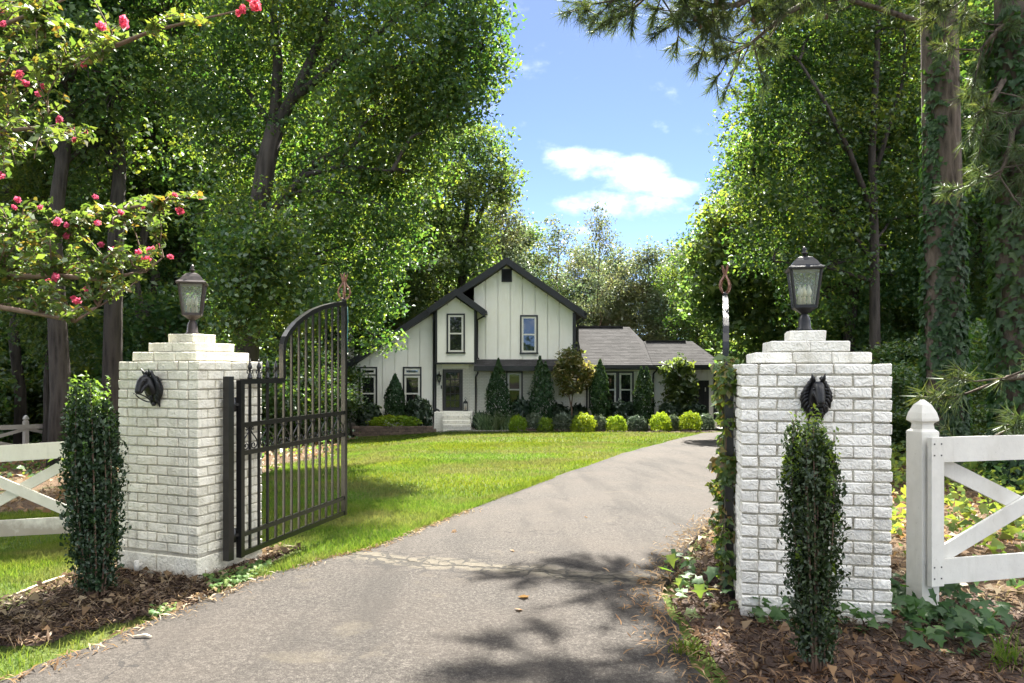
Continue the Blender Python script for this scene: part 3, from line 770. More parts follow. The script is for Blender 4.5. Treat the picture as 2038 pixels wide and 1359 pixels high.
lantern('weathered bronze post lantern on top of the left gatepost', (cL.x, cL.y, topL), R(-27 + 45), 'bronze')
lantern('black post lantern on top of the right gatepost', (cR.x, cR.y, topR), R(-14), 'castblack')

# ------------------------------------------------------------------ horse heads on the gateposts
def skin(name, verts, edges, radii, m, sub=2, flatx=1.0):
    me = bpy.data.meshes.new(name); me.from_pydata(verts, edges, [])
    o = bpy.data.objects.new(name, me); COL.objects.link(o)
    md = o.modifiers.new('skin', 'SKIN'); md.use_smooth_shade = True
    for i, r in enumerate(radii): me.skin_vertices[0].data[i].radius = r if hasattr(r, '__len__') else (r, r)
    me.skin_vertices[0].data[0].use_root = True
    if sub: s = o.modifiers.new('sub', 'SUBSURF'); s.levels = sub; s.render_levels = sub
    dg = bpy.context.evaluated_depsgraph_get(); dg.update()
    em = bpy.data.meshes.new_from_object(o.evaluated_get(dg)); bpy.data.objects.remove(o)
    for p in em.polygons: p.use_smooth = True
    em.materials.clear(); em.materials.append(m); return em
def horse(label, loc, rz, turn, sc):
    root = thing('horse_head_ornament', label, 'ornament', loc, rz)
    Tn = Matrix.Rotation(turn, 4, 'Z') @ Matrix.Scale(sc, 4)
    vs = [(0, .0, -.055), (0, -.03, -.02), (0, -.065, .03), (0, -.088, .072), (0, -.122, .052), (0, -.148, .012), (0, -.162, -.03), (0, -.165, -.062), (0, -.10, .02), (0, -.125, -.02), (0, -.148, -.058)]
    ed = [(0, 1), (1, 2), (2, 3), (3, 4), (4, 5), (5, 6), (6, 7), (2, 8), (8, 9), (9, 10)]
    rd = [(.07, .07), (.062, .065), (.05, .06), (.034, .036), (.034, .040), (.026, .03), (.023, .024), (.026, .022), (.036, .03), (.024, .022), (.018, .014)]
    me = skin('horse_head', vs, ed, rd, M['castblack'], 2); me.transform(Tn); link('head', me, root)
    F_ = FR[root.name] @ Tn
    def part(name, mb): mb.v = [tuple(F_ @ Vector(p)) for p in mb.v]; return mb.build(name, M['castblack'], root)
    for s in (-1, 1):
        mb = MB(); mb.tube([(s * .024, -.082, .085), (s * .034, -.09, .108), (s * .040, -.102, .140)], [.015, .013, .001], 8, flat=.6); part('ear', mb)
        mb = MB(); mb.lathe([(.001, -.009), (.008, -.004), (.010, 0), (.008, .004), (.001, .009)], (s * .036, -.125, .04), 10); part('eye', mb)
        mb = MB(); mb.lathe([(.001, -.006), (.006, 0), (.001, .006)], (s * .018, -.182, -.058), 8); part('nostril', mb)
        rng = random.Random(4)
        mb = MB()
        for k in range(11):
            a = k / 10; zz = .085 - .21 * a; yy = -.055 + .05 * a
            x0 = s * (.040 + .05 * math.sin(math.pi * min(1, a * 1.15)))
            mb.tube([(s * .02, yy - .005, zz + .03), (x0 * .8, yy - .012, zz + .015), (x0, yy, zz - .012), (x0 * .92 + s * rng.uniform(-.008, .014), yy + .008, zz - .045)], [.012, .016, .013, .003], 6)
        part('mane', mb)
    mb = MB(); mb.lathe([(.03, 0), (.085, .0), (.092, .008), (.085, .016), (.02, .02)], (0, 0, 0), 24)
    Rx = Matrix.Rotation(R(90), 4, 'X'); mb.v = [tuple(Vector((p[0] * .98, -p[2], p[1] * 1.22 - .03))) for p in mb.v]; part('mounting_plate', mb)
    mb = MB(); pts = [(.05 * math.cos(a), -.115 - .052 * math.sin(a), -.092 + .034 * math.sin(a)) for a in [2 * math.pi * i / 22 for i in range(23)]]
    mb.tube(pts, .0055, 6, False); part('ring', mb)
    mb = MB(); mb.lathe([(.001, -.018), (.014, -.01), (.018, 0), (.014, .01), (.001, .018)], (0, -.02, -.145), 12); part('knob', mb)
    return root
pL = cL - yL * (DLp / 2 + .002) - xL * .005
horse('black cast horse head with a ring on the left gatepost', (pL.x, pL.y, 1.335), -tL, R(-6), .88)
pR = cR - yR * (DRp / 2 + .002) + xR * .0
horse('black cast horse head on the right gatepost, behind the holly tips', (pR.x - .0, pR.y, 1.305), -tR, R(2), .88)

# ------------------------------------------------------------------ iron gates
def gate(label, plabel, h, e, post_at, copper, side, cord):
    """Leaf from the hinge h to the free end e (ground points); heights as on the photograph."""
    h, e = Vector(h), Vector(e); d = (e - h); Ln = d.length; d.normalize(); up = Vector((0, 0, 1)); nrm = d.cross(up)
    root = thing('iron_gate', label, 'gate', (h.x, h.y, 0)); I = M['iron']
    def pt(t, z, off=0): return h + d * (Ln * t) + up * z + nrm * off
    def bar(name, a, b, w=.03, hh=.03): mb = MB(); mb.bar(a, b, w, hh, up=nrm); return mb.build(name, I, root)
    zb, z2, z3, z4, zf = .125, .262, .848, 1.05, 1.362
    s = .0125
    bar('stile', pt(0, zb - .02), pt(0, zf + .012), .042, .042)
    bar('stile', pt(1, zb - .02), pt(1, 2.06), .042, .042)
    for z, w in ((zb, .036), (z2, .03), (z3, .034), (z4, .034)): bar('rail', pt(.014, z), pt(.987, z), w, .026)
    bar('rail', pt(0.012, zf), pt(.352, zf), .036, .036)
    bar('stile', pt(.345, zf + .018), pt(.345, 1.60), .038, .038)
    # swept top
    C4 = [(.345, 1.58), (.347, 1.645), (.365, 1.70), (.40, 1.752), (.46, 1.818), (.525, 1.870), (.62, 1.935), (.73, 1.985), (.86, 2.028), (1.0, 2.062)]
    mb = MB(); prev = None
    pts = [pt(a, b) for a, b in C4]
    vs = []; fs = []
    for i, p in enumerate(pts):
        t = (pts[min(i + 1, len(pts) - 1)] - pts[max(i - 1, 0)]).normalized(); y = nrm.cross(t)
        for a, b in ((-1, -1), (1, -1), (1, 1), (-1, 1)): vs.append(p + nrm * a * .021 + y * b * .019)
    for i in range(len(pts) - 1):
        for k in range(4): fs.append((i * 4 + k, i * 4 + (k + 1) % 4, i * 4 + 4 + (k + 1) % 4, i * 4 + 4 + k))
    fs += [(0, 1, 2, 3), tuple(len(vs) - 4 + k for k in range(4))]
    mb.add(vs, fs); mb.build('swept_top', I, root)
    cx = [c[0] for c in C4[1:]]; cz = [c[1] for c in C4[1:]]
    for k in range(1, 14):
        t = k / 14
        top = zf if k <= 4 else float(np.interp(t, cx, cz)) - .012
        bar('picket', pt(t, zb), pt(t, top), .0165, .0165)
    for k in range(1, 5):
        b = pt(k / 14, zf + .017); mb = MB()
        mb.lathe([(.019, 0), (.019, .014), (.013, .022), (.017, .030), (.009, .038), (.008, .060), (.013, .075), (.019, .088), (.012, .106), (.001, .150)], b, 10)
        for sg in (-1, 1):
            pts = []
            for i in range(12):
                a = i / 11 * 1.6 * math.pi; r = .016 * (1 - .45 * i / 11)
                pts.append(b + d * sg * (.024 + r * math.cos(math.pi - a) ) + up * (.052 + r * math.sin(a)))
            mb.tube(pts, .0042, 5, True); 
        mb.build('spear_finial', I, root)
    # lyre shaped scrolls in the band
    for k in range(1, 14, 2):
        mb = MB(); W_ = Ln / 14
        for sg in (-1, 1):
            pl = []
            for i in range(10):
                a = i / 9 * 1.75 * math.pi; r = .0135 * (.45 + .55 * i / 9)
                pl.append((.030 + r * math.cos(a + .2) , .163 + r * math.sin(a + .2)))
            pl = [(x - .0, z) for x, z in pl]
            pl += [(.012, .150), (.020, .128), (.050, .098), (.074, .068), (.078, .042), (.064, .020), (.045, .012)]
            for i in range(11):
                a = -1.6 - i / 10 * 1.7 * math.pi; r = .022 * (1 - .5 * i / 10)
                pl.append((.036 + r * math.cos(a), .036 + r * math.sin(a)))
            mb.tube([pt(k / 14, z3 + .010 + z, 0) + d * sg * x * W_ / .095 for x, z in pl], .0048, 5, True)
        mb.build('scroll', I, root)
    # tulip of bent flat bars on the free end
    tp = pt(1, 2.075)
    mb = MB(); mb.lathe([(.02, 0), (.02, .02), (.012, .035)], tp, 10); mb.build('finial_base', I, root)
    for k in range(4):
        a = R(90) * k + R(20); u_ = Vector((math.cos(a), math.sin(a), 0)); mb = MB()
        prof = [(.012, .02), (.042, .045), (.056, .085), (.046, .125), (.022, .155), (.010, .18), (.018, .215), (.032, .262)]
        pts = [tp + u_ * r + up * z for r, z in prof]
        mb.tube(pts, [.011, .011, .011, .010, .010, .010, .012, .005], 4, True, .45, False); mb.build('tulip_petal', M['rust'], root)
    # hinge post bolted to the masonry, with hinges
    q = Vector(post_at); proot = thing('gate_hinge_post', plabel, 'post', (q.x, q.y, 0))
    mb = MB(); mb.box(q + up * ((1.40 + (.10 if side > 0 else -.1)) / 2), (.052, .052, 1.40 - (.10 if side > 0 else -.1)), Matrix.Rotation(-tL if side > 0 else -tR, 3, 'Z')); mb.build('post', I, proot)
    for z in (.27, 1.20):
        mb = MB(); mb.tube([q + up * (z - .05) + (h - q) * .45, q + up * (z + .05) + (h - q) * .45], .016, 8); mb.bar(q + up * z, h + up * z, .022, .022); mb.build('hinge', I, root)
    if cord:
        mb = MB(); mb.tube([pt(1.012, 2.03, .02), pt(1.02, 1.9, .02), pt(1.012, 1.75, .02), pt(1.015, 1.6, .02)], .006, 5); mb.build('cord', M['teal'], root)
    return root
M['teal'] = simple('teal_cord', (.02, .10, .09), (.03, .14, .12), 20, .5, 0)
gate('black iron gate leaf standing open on the left gatepost', 'black square hinge post on the left gatepost', (-1.945, 5.40, 0), (-1.552, 6.97, 0), (-2.005, 5.33, 0), True, 1, True)
gate('black iron gate leaf seen edge-on at the right gatepost', 'black hinge post beside the right gatepost, overgrown with creeper', (1.385, 4.86, 0), (1.815, 6.42, 0), (1.365, 4.74, 0), True, -1, False)

# ------------------------------------------------------------------ white crossbuck fences
def acorn(mb, c, w, up=Vector((0, 0, 1)), rot=0):
    q2 = math.sqrt(2) * .5 * w
    mb.lathe([(q2, 0), (q2 * .98, .015), (q2 * .72, .03), (q2 * .66, .055), (q2 * .70, .065), (q2 * .98, .078), (q2 * .98, .092), (q2 * .86, .125), (q2 * .55, .17), (q2 * .12, .20)], c, 4, R(45) + rot, False)
def fence(label, start, ang, npan, pl, group=None, hgt=1.04, sz=1.0, post_first=True, face=-1, top=.985, bot=.30, bw=.135, drop=0.0, plank=True):
    """Posts every pl metres from start along ang; face: side on which boards are nailed."""
    d = Vector((math.cos(ang), math.sin(ang), 0)); nrm = Vector((math.sin(ang), -math.cos(ang), 0)) * (1 if face < 0 else -1)
    s0 = Vector(start); z0 = gz(s0.x, s0.y) + drop
    root = thing('crossbuck_fence', label, 'fence', (s0.x, s0.y, z0), 0, group); Wm = M['bouncewood' if label.startswith('cream') else 'white_wood']; up = Vector((0, 0, 1))
    pos = [s0 + d * pl * k for k in range(npan + 1)]
    zz = [gz(p.x, p.y) + drop for p in pos]
    rotm = Matrix.Rotation(ang, 3, 'Z')
    pw = .12 * sz
    for p, z in zip(pos, zz):
        mb = MB(); mb.box(Vector((p.x, p.y, z + hgt / 2 - .1)), (pw, pw, hgt + .2), rotm); po = mb.build('post', Wm, root)
        mb = MB(); acorn(mb, Vector((p.x, p.y, z + hgt)), pw * 1.02, rot=ang); mb.build('finial', Wm, po)
        if plank:
            mb = MB(); c = p + nrm * (pw / 2 + .038); mb.box(Vector((c.x, c.y, z + (top + bot - bw) / 2 + .0)), (.085, .032, top - bot + bw), rotm); mb.build('cover_board', Wm, root)
    if plank:
        nl = MB()
        for p, z in zip(pos, zz):
            for h_ in (top - .035, top - .10, bot - .035, bot - .10):
                for u_ in (-.024, .024):
                    c = p + nrm * (pw / 2 + .0545) + d * u_ + up * (z + h_); nl.box(c, (.008, .003, .008), rotm)
        o = nl.build('nail_head', M['iron'], root); o['kind'] = 'stuff'
    for k in range(npan):
        a, b = pos[k], pos[k + 1]; za, zb = zz[k], zz[k + 1]; off = nrm * (pw / 2 + .011)
        g = d * (.043 if plank else 0)
        for z in (top - bw / 2, bot - bw / 2):
            mb = MB(); mb.bar(a + off + up * (za + z) + g * .0, b + off + up * (zb + z), .021, bw); mb.build('rail', Wm, root)
        i0 = d * .05
        mb = MB(); mb.bar(a + i0 + nrm * .046 + up * (za + bot), b - i0 + nrm * .046 + up * (zb + top - bw), .018, .095); mb.build('brace', Wm, root)
        mb = MB(); mb.bar(a + i0 + nrm * .024 + up * (za + top - bw), b - i0 + nrm * .024 + up * (zb + bot), .018, .095); mb.build('brace', Wm, root)
    return root
fR = P(1836, 1215, 4.42)
fence('white crossbuck fence starting at the acorn topped post right of the right gatepost', (fR.x, 4.42, 0), R(14.5), 3, 1.38, top=1.065, bot=.36, bw=.145, hgt=1.08, drop=.0)
fLp = P(172, 900, 6.95)
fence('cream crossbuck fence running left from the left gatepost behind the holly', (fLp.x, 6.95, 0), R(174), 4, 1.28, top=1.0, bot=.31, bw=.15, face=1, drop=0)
a = P(34, 850, 20)
fence('white crossbuck fence far off under the trees, left of the left gatepost', P(34, 850, 20).xy.to_3d() + Vector((-3.0, -2.2, 0)), math.atan2(2.2, .9 + .02), 8, 2.37, hgt=1.06, plank=False)
a = P(500, 800, 33)
fence('shaded crossbuck fence seen through the bars of the open left gate', (-19.5, 37, 0), R(3), 4, 2.4, hgt=1.1, plank=False)
a = P(1780, 815, 24)
fence('white crossbuck fence far off behind the right gatepost', (a.x - 2, 25, 0), R(-8), 5, 2.4, hgt=1.1, plank=False)
a = P(1420, 810, 44)
fence('white paddock fence beyond the right end of the garage', (a.x - .6, 44, 0), R(2), 4, 2.4, hgt=1.2, plank=False)
# ------------------------------------------------------------------ the house
YW = 36.0
gh = -1.42
house = thing('house', 'white farmhouse style house with black trim, steep gable and low garage wing', 'house', (0, 36, gh))
def quadbox(name, pts, ext, m, parent=house): mb = MB(); mb.prism(pts, ext); return mb.build(name, m, parent)
def rect(name, x0, y0, x1, y1, Y, th, m, parent=house, pxY=None):
    """A board: front face at depth Y covering pixels x0..x1, y0..y1, th deep (away from us)."""
    a, b = P(x0, y0, pxY or Y), P(x1, y1, pxY or Y)
    mb = MB(); mb.box(((a.x + b.x) / 2, Y + th / 2, (a.z + b.z) / 2), (abs(b.x - a.x), th, abs(a.z - b.z))); return mb.build(name, m, parent)
def panel(name, xs, top, bot, Y, th=.03, gap=.5):
    """Vertical siding boards between xs, their tops following the roof line top(x)."""
    for x0, x1 in zip(xs[:-1], xs[1:]):
        x0, x1 = x0 + gap, x1 - gap; xm = [x0, x1]
        if hasattr(top, 'apex') and x0 < top.apex < x1: xm = [x0, top.apex, x1]
        pts = [P(x1, bot, Y), P(x0, bot, Y)] + [P(x, top(x), Y) for x in xm]
        quadbox(name, pts, (0, th, 0), M['siding'])
class Roof:
    def __init__(s, ax, ay, k): s.apex, s.ay, s.k = ax, ay, k
    def __call__(s, x): return s.ay + s.k * abs(x - s.apex)
# carcass (wall cores) behind the siding
core = MB()
def corebox(poly, Y, ext): core.prism([P(x, y, Y) for x, y in poly], (0, ext, 0))
corebox([(944, 860), (944, 575), (1008, 533), (1142, 626), (1142, 860)], YW + .10, 9)
corebox([(692, 838), (692, 727), (861, 625), (861, 838)], YW + .10, 9)
core.build('wall', M['siding'], house)
rect('foundation', 690, 838.2, 861.5, 880, YW + .02, 8.9, M['housebrick'])
mainroof = Roof(1008, 529, .69); panel('siding_board', [943, 966, 991, 1015.5, 1040, 1065, 1090, 1113, 1143], mainroof, 722, YW)
YB = 35.3; sB = 36 / YB
panel('siding_board', [870, 890, 917, 943.5], Roof(907, 592, .71), 721, YB)
bc = MB(); bc.prism([P(x, y, YB + .032) for x, y in ((870.2, 720.8), (870.2, 622), (907, 596), (943.3, 622), (943.3, 720.8))], (0, 1.5, 0)); bc.build('bay_wall', M['siding'], house)
class Lean:
    def __call__(s, x): return 727 - .612 * (x - 691)
panel('siding_board', [691, 713, 736, 761, 786, 811.5, 835.6, 861.5], Lean(), 838, YW)
# roofs: saltbox slabs, ridge running back from us
def slab(name, x0, y0, x1, y1, Yf, depth, th, m, pxY=None):
    a, b = P(x0, y0, pxY or Yf), P(x1, y1, pxY or Yf); a.y = b.y = Yf
    mb = MB(); mb.prism([a, b, b - Vector((0, 0, th)), a - Vector((0, 0, th))], (0, depth, 0)); return mb.build(name, m, house)
Yr = 35.5
def roofpair(xa, ya, xb, yb, Yf, depth, thp=.10):
    r = slab('roof', xa, ya, xb, yb, Yf + .03, depth, .10, M['shingle'], Yf)
    a, b = P(xa, ya + 1.5, Yf), P(xb, yb + 1.5, Yf); dn = Vector((0, 0, -.30))
    mb = MB(); mb.prism([a, b, b + dn, a + dn], (0, .14, 0)); mb.build('fascia_board', M['trim'], house)
    a2, b2 = a + Vector((0, .145, -.26)), b + Vector((0, .145, -.26))
    mb = MB(); mb.prism([a2, b2, b2 + Vector((0, 0, -.05)), a2 + Vector((0, 0, -.05))], (0, .36, 0)); mb.build('soffit', M['trim'], house)
roofpair(1008, 511, 686, 722, Yr, 9.8)
roofpair(1008, 511, 1166, 620, Yr, 9.8)
YBr = 34.85
def roofpair2(xa, ya, xb, yb): roofpair(xa, ya, xb, yb, YBr, 1.6)
roofpair2(907, 573.5, 853, 611); roofpair2(907, 573.5, 966, 616)
for x, y, Yf in ((1166, 622, Yr), (966, 618, YBr), (853, 613, YBr)):
    a = P(x, y, Yf); mb = MB(); mb.box((a.x, Yf + .8, a.z - .06), (.13, 1.6, .13)); mb.build('gutter', M['trim'], house)
# trim boards
for q in ((862, 618, 868.5, 842, 35.94, .05), (943.8, 612, 949.5, 717, 35.95, .04), (1140, 622, 1146.5, 738, 35.93, .06), (686.5, 728, 692, 862, 35.94, .06)): rect('corner_trim', *q[:5], q[5], M['trim'])
rect('corner_trim', 866.2, 617, 869.8, 721, YB - .012, .05, M['trim'])
rect('corner_trim', 943.9, 617, 948.0, 721, YB - .012, .05, M['trim'])
rect('band_trim', 863, 721.2, 948, 724.8, YB - .02, .12, M['trim'])
rect('bay_floor', 866, 722, 944, 724, YB + .11, .68, M['siding'])
# ground floor brickwork
ew = rect('entry_wall', 861.8, 722.5, 943.6, 862, YW + .25, .2, M['housebrick'])
rect('entry_pier', 862.2, 722.5, 880, 862, YW + .03, .218, M['housebrick'])
rect('entry_pier', 933, 722.5, 943.4, 862, YW + .03, .218, M['housebrick'])
rect('entry_header', 880.2, 722.5, 932.8, 733, YW + .06, .188, M['siding'])
rect('brick_wall', 943.6, 724, 1143.5, 862, YW - .03, .06, M['housebrick'])
rect('brick_wall', 1143.8, 729, 1299.5, 862, YW - .03, 2.0, M['housebrick'])
# pent roof over the ground floor
def courses(name, a0, a1, b0, b1, n, m, tab=.3, lift=.007, skew=0):
    """Shingle courses lapped down a roof plane: a0-a1 is the top edge, b0-b1 the eave (left, right)."""
    a0, a1, b0, b1 = map(Vector, (a0, a1, b0, b1)); rng = random.Random(n); mb = MB()
    nrm = (b0 - a0).cross(a1 - a0); nrm = nrm if nrm.z > 0 else -nrm; nrm.normalize()
    for i in range(n):
        t0, t1 = i / n, (i + 1.12) / n
        l0, r0, l1, r1 = a0.lerp(b0, t0), a1.lerp(b1, t0), a0.lerp(b0, min(t1, 1.01)), a1.lerp(b1, min(t1, 1.01))
        k = max(1, int((r1 - l1).length / tab)); u0 = 0
        cuts = [0] + [min(1, max(0, (j + rng.uniform(-.2, .2) + .5 * (i % 2)) / k)) for j in range(1, k)] + [1]
        for c0, c1 in zip(cuts[:-1], cuts[1:]):
            if c1 - c0 < .002: continue
            w = .002 / max(.5, (r1 - l1).length); lf = lift * rng.uniform(.8, 1.5)
            mb.add([l0.lerp(r0, c0 + w), l0.lerp(r0, c1 - w), l1.lerp(r1, c1 - w) + nrm * lf, l1.lerp(r1, c0 + w) + nrm * lf, l1.lerp(r1, c0 + w), l1.lerp(r1, c1 - w)], [(0, 1, 2, 3), (3, 2, 5, 4)])
    o = mb.build(name, m, house); o['kind'] = 'stuff'; return o
pa, pb = P(943, 715.5, YW - .02), P(1147, 715.5, YW - .02); ea, eb = P(943.5, 729, 35.0), P(1150, 729, 35.0)
mb = MB(); mb.prism([pa, ea, ea + Vector((0, 0, -.06)), pa + Vector((0, 0, -.45))], Vector((pb.x - pa.x, 0, 0))); mb.build('pent_roof', M['trim'], house)
up = Vector((0, 0, .012)); courses('shingle_courses', pa + up, Vector((pb.x, pa.y, pa.z + .012)), ea + up, Vector((pb.x, ea.y, ea.z + .012)), 6, M['shingle'])
rect('fascia_board', 943, 728.5, 1149, 738, 34.97, .10, M['trim'])
rect('soffit', 943.5, 736, 1147, 738.5, 35.08, .9, M['trim'])
# garage and wing roof, one plane with two ridge heights
Ye = 35.2
ze = P(0, 726.5, Ye).z
tanp = math.tan(R(25.5))
def onplane(x, y):
    """Point of the roof plane that shows at pixel x, y."""
    lo, hi = Ye, 60.0
    for _ in range(50):
        m = (lo + hi) / 2
        if P(x, y, m).z > ze + (m - Ye) * tanp: lo = m
        else: hi = m
    return P(x, y, lo)
r1, r2, r3, r4 = onplane(1146, 651), onplane(1253, 651), onplane(1281, 680), onplane(1378, 680)
e1, e2, e3 = P(1146, 726.5, Ye), P(1299, 726.5, Ye), P(1441, 726.5, Ye)
e1.x = r1.x; mid = Vector((r2.x + (r2.y - Ye) * .0, Ye, ze))
m3 = Vector((r3.x, Ye, ze))
thk = Vector((0, 0, -.12))
def back(p): return Vector((p.x, 2 * p.y - Ye + 0, ze))
mb = MB(); mb.add([e1, m3, r3, r2, r1], [(0, 1, 2, 3, 4)]); mb.add([m3, e3, r4, r3], [(0, 1, 2, 3)])
mb.add([r1, r2, back(r2), back(r1)], [(0, 1, 2, 3)]); mb.add([r3, r4, back(r4), back(r3)], [(0, 1, 2, 3)])
be = Vector((e3.x, back(r4).y, ze)); mb.add([e3, be, r4], [(0, 1, 2)]); mb.add([r4, be, back(r4)], [(0, 1, 2)])
mb.add([r2, r3, back(r3), back(r2)], [(0, 1, 2, 3)])
mb.build('wing_roof', M['shingle'], house)
courses('shingle_courses', r1 + up, r2 + up, Vector((r1.x, Ye, ze)) + up, Vector((r2.x + (m3.x - r2.x) * 1.0, Ye, ze)) + up, 26, M['shingle'], .32)
tr = (r3.z - ze) / (r1.z - ze)
courses('shingle_courses', r3 + up * 1.6, r4 + up * 1.6, m3 + up * 1.6, e3 + up * 1.6, 15, M['shingle'], .32)
for a, b in ((r1, r2), (r3, r4)):
    mb = MB(); mb.bar(a + Vector((.1, 0, .035)), b + Vector((-.35, 0, .035)), .3, .05); mb.build('ridge_vent', M['shingle'], house)
gt = MB(); gt.box(((e1.x + e3.x) / 2, Ye - .06, ze - .07), (e3.x - e1.x, .13, .14)); gt.build('gutter', M['trim'], house)
mb = MB(); mb.box((e3.x - .06, (Ye + be.y) / 2, ze - .08), (.06, be.y - Ye, .16)); mb.build('fascia_board', M['trim'], house)
mb = MB(); mb.box(((e1.x + e3.x) / 2, Ye + .45, ze - .19), (e3.x - e1.x - .1, .85, .04)); mb.build('soffit', M['trim'], house)
# garage front
panel('siding_board', [1300, 1312, 1324, 1336, 1348, 1360, 1372, 1384, 1396, 1408, 1420, 1427], lambda x: 731, 850, YW)
mb = MB(); a, b = P(1300, 731, YW), P(1427, 850, YW); mb.box(((a.x + b.x) / 2, YW + 2.55, (a.z + b.z) / 2), (b.x - a.x - .04, 5.0, a.z - b.z)); mb.build('garage_wall', M['siding'], house)
dr = rect('garage_door', 1377, 757, 1411, 824, YW - .03, .05, M['trim'])
for k in range(4): rect('door_board', 1379 + k * 7.8, 759.5, 1386 + k * 7.8, 822, YW - .045, .02, M['trim'], dr)
rect('door_handle', 1403, 771, 1405, 779, YW - .08, .03, M['sash'], dr)
rect('corner_trim', 1420.5, 733, 1426.6, 836, YW - .05, .045, M['trim'])
# windows
def window(x0, y0, x1, y1, Y, trim=3.2, transom=0, rail=.5, sides=(1, 1, 1, 1)):
    a, b = P(x0, y0, Y), P(x1, y1, Y); s = Y / F; t = trim * s; mb = MB()
    def piece(mb, xa, xb, zt, zb_, yy, th): mb.box(((xa + xb) / 2, yy + th / 2, (zt + zb_) / 2), (xb - xa, th, zt - zb_))
    yy = Y - .055
    piece(mb, a.x, a.x + t, a.z - t - .003, b.z + t + .003, yy, .054); piece(mb, b.x - t, b.x, a.z - t - .003, b.z + t + .003, yy, .054)
    piece(mb, a.x, b.x, a.z, a.z - t, yy, .054); piece(mb, a.x - .02, b.x + .02, b.z + t, b.z, yy - .012, .066)
    top = a.z - t
    if transom:
        zt = top - transom * s; piece(mb, a.x + t + .002, b.x - t - .002, zt, zt - t * .8, yy + .004, .05)
    w = mb.build('window', M['trim'], house)
    def sash(zt, zb_, nrails):
        f = MB(); xa, xb = a.x + t + .004, b.x - t - .004; u_ = 3.6 * s; yf = yy + .018
        piece(f, xa, xa + u_, zt - u_, zb_ + u_, yf, .034); piece(f, xb - u_, xb, zt - u_, zb_ + u_, yf, .034)
        piece(f, xa, xb, zt, zt - u_, yf, .034); piece(f, xa, xb, zb_ + u_, zb_, yf, .034)
        cuts = [zt - u_, zb_ + u_]
        if nrails:
            zm = zt - (zt - zb_) * rail; piece(f, xa + u_, xb - u_, zm + u_ * .4, zm - u_ * .4, yf - .006, .034); cuts = [zt - u_, zm + u_ * .4, zm - u_ * .4, zb_ + u_]
        f.build('frame', M['sash'], w)
        for z1, z0 in zip(cuts[::2], cuts[1::2]):
            g = MB(); piece(g, xa + u_ - .002, xb - u_ + .002, z1 + .002, z0 - .002, yf + .02, .01); g.build('pane', M['glass'], w)
    if transom:
        sash(top - .003, zt + .003, 0); sash(zt - t * .8 - .003, b.z + t + .003, 1)
    else: sash(top - .003, b.z + t + .003, 1)
    return w
window(715, 730, 751, 822, YW, 3, 12)
window(802, 730, 839, 822, YW, 3, 12)
window(889, 624, 925.5, 703.5, YB, 3)
window(1035, 627, 1070.5, 704.5, YW, 3)
window(1007, 738.5, 1040.5, 812, YW - .03, 3)
window(1172, 739, 1199.5, 812, YW - .03, 3)
window(1199.8, 739, 1229, 812, YW - .03, 3)
window(1229.3, 739, 1261, 812, YW - .03, 3)
rect('pilaster', 1261.4, 739, 1270, 812, YW - .06, .03, M['sash'])
# gable louvre
lv = rect('gable_vent', 998, 535, 1019, 561, YW - .04, .039, M['trim'])
for k in range(9): 
    a, b = P(1000, 538 + k * 2.45, YW), P(1017, 538 + k * 2.45, YW); mb = MB(); mb.box(((a.x + b.x) / 2, YW - .05, a.z), (b.x - a.x, .045, .018), Matrix.Rotation(R(-40), 3, 'X')); mb.build('slat', M['trim'], lv)
# front door
YD = YW + .25
dr = rect('front_door', 881, 735, 921, 820, YD - .04, .038, M['doorwood'] if 'doorwood' in M else M['trim'])
a, b = P(887, 741, YD), P(915, 811, YD)
mb = MB(); mb.box(((a.x + b.x) / 2, YD - .046, (a.z + b.z) / 2), (b.x - a.x, .01, a.z - b.z)); mb.build('door_pane', M['glass'], dr)
mun = MB()
for k in range(0, 4): x = a.x + (b.x - a.x) * k / 3; mun.box((x, YD - .058, (a.z + b.z) / 2), (.035, .014, a.z - b.z + .03))
for k in range(0, 6): z = a.z + (b.z - a.z) * k / 5; mun.box(((a.x + b.x) / 2, YD - .066, z), (b.x - a.x + .03, .012, .035))
mun.build('muntin', M['trim'], dr)
mb = MB(); h = P(917.5, 783, YD); mb.tube([h + Vector((0, -.04, 0)), h + Vector((0, -.10, 0))], .02, 8); mb.lathe([(.01, -.03), (.035, -.015), (.035, .015), (.01, .03)], h + Vector((0, -.12, 0)), 10); mb.build('door_knob', M['iron'], dr)
rect('threshold', 879, 817.6, 934, 820.5, YD - .14, .14, M['trim'])
rect('doorbell', 877.2, 767, 879.6, 773.5, YW + .005, .024, M['trim'])
# brick steps
st = [(864, 820.5, 940, 34.75, 1.24), (880, 827, 936, 34.45, .3), (881, 837, 936, 34.15, .3), (882, 845, 937, 33.85, .3)]
for i, (x0, yt, x1, Yf, dp) in enumerate(st):
    a, b = P(x0, yt, Yf), P(x1, yt, Yf); zb_ = -1.62
    mb = MB(); mb.box(((a.x + b.x) / 2, Yf + dp / 2, (a.z + zb_) / 2), (b.x - a.x, dp - .004, a.z - zb_)); mb.build('landing' if i == 0 else 'step', M['housebrick'], house)
    if i:
        for k in range(13):
            w_ = (b.x - a.x) / 13; mb = MB(); mb.box((a.x + w_ * (k + .5), Yf - .012, a.z - .055), (w_ - .014, .04, .10)); mb.build('rowlock_brick', M['stepbrick'], house)
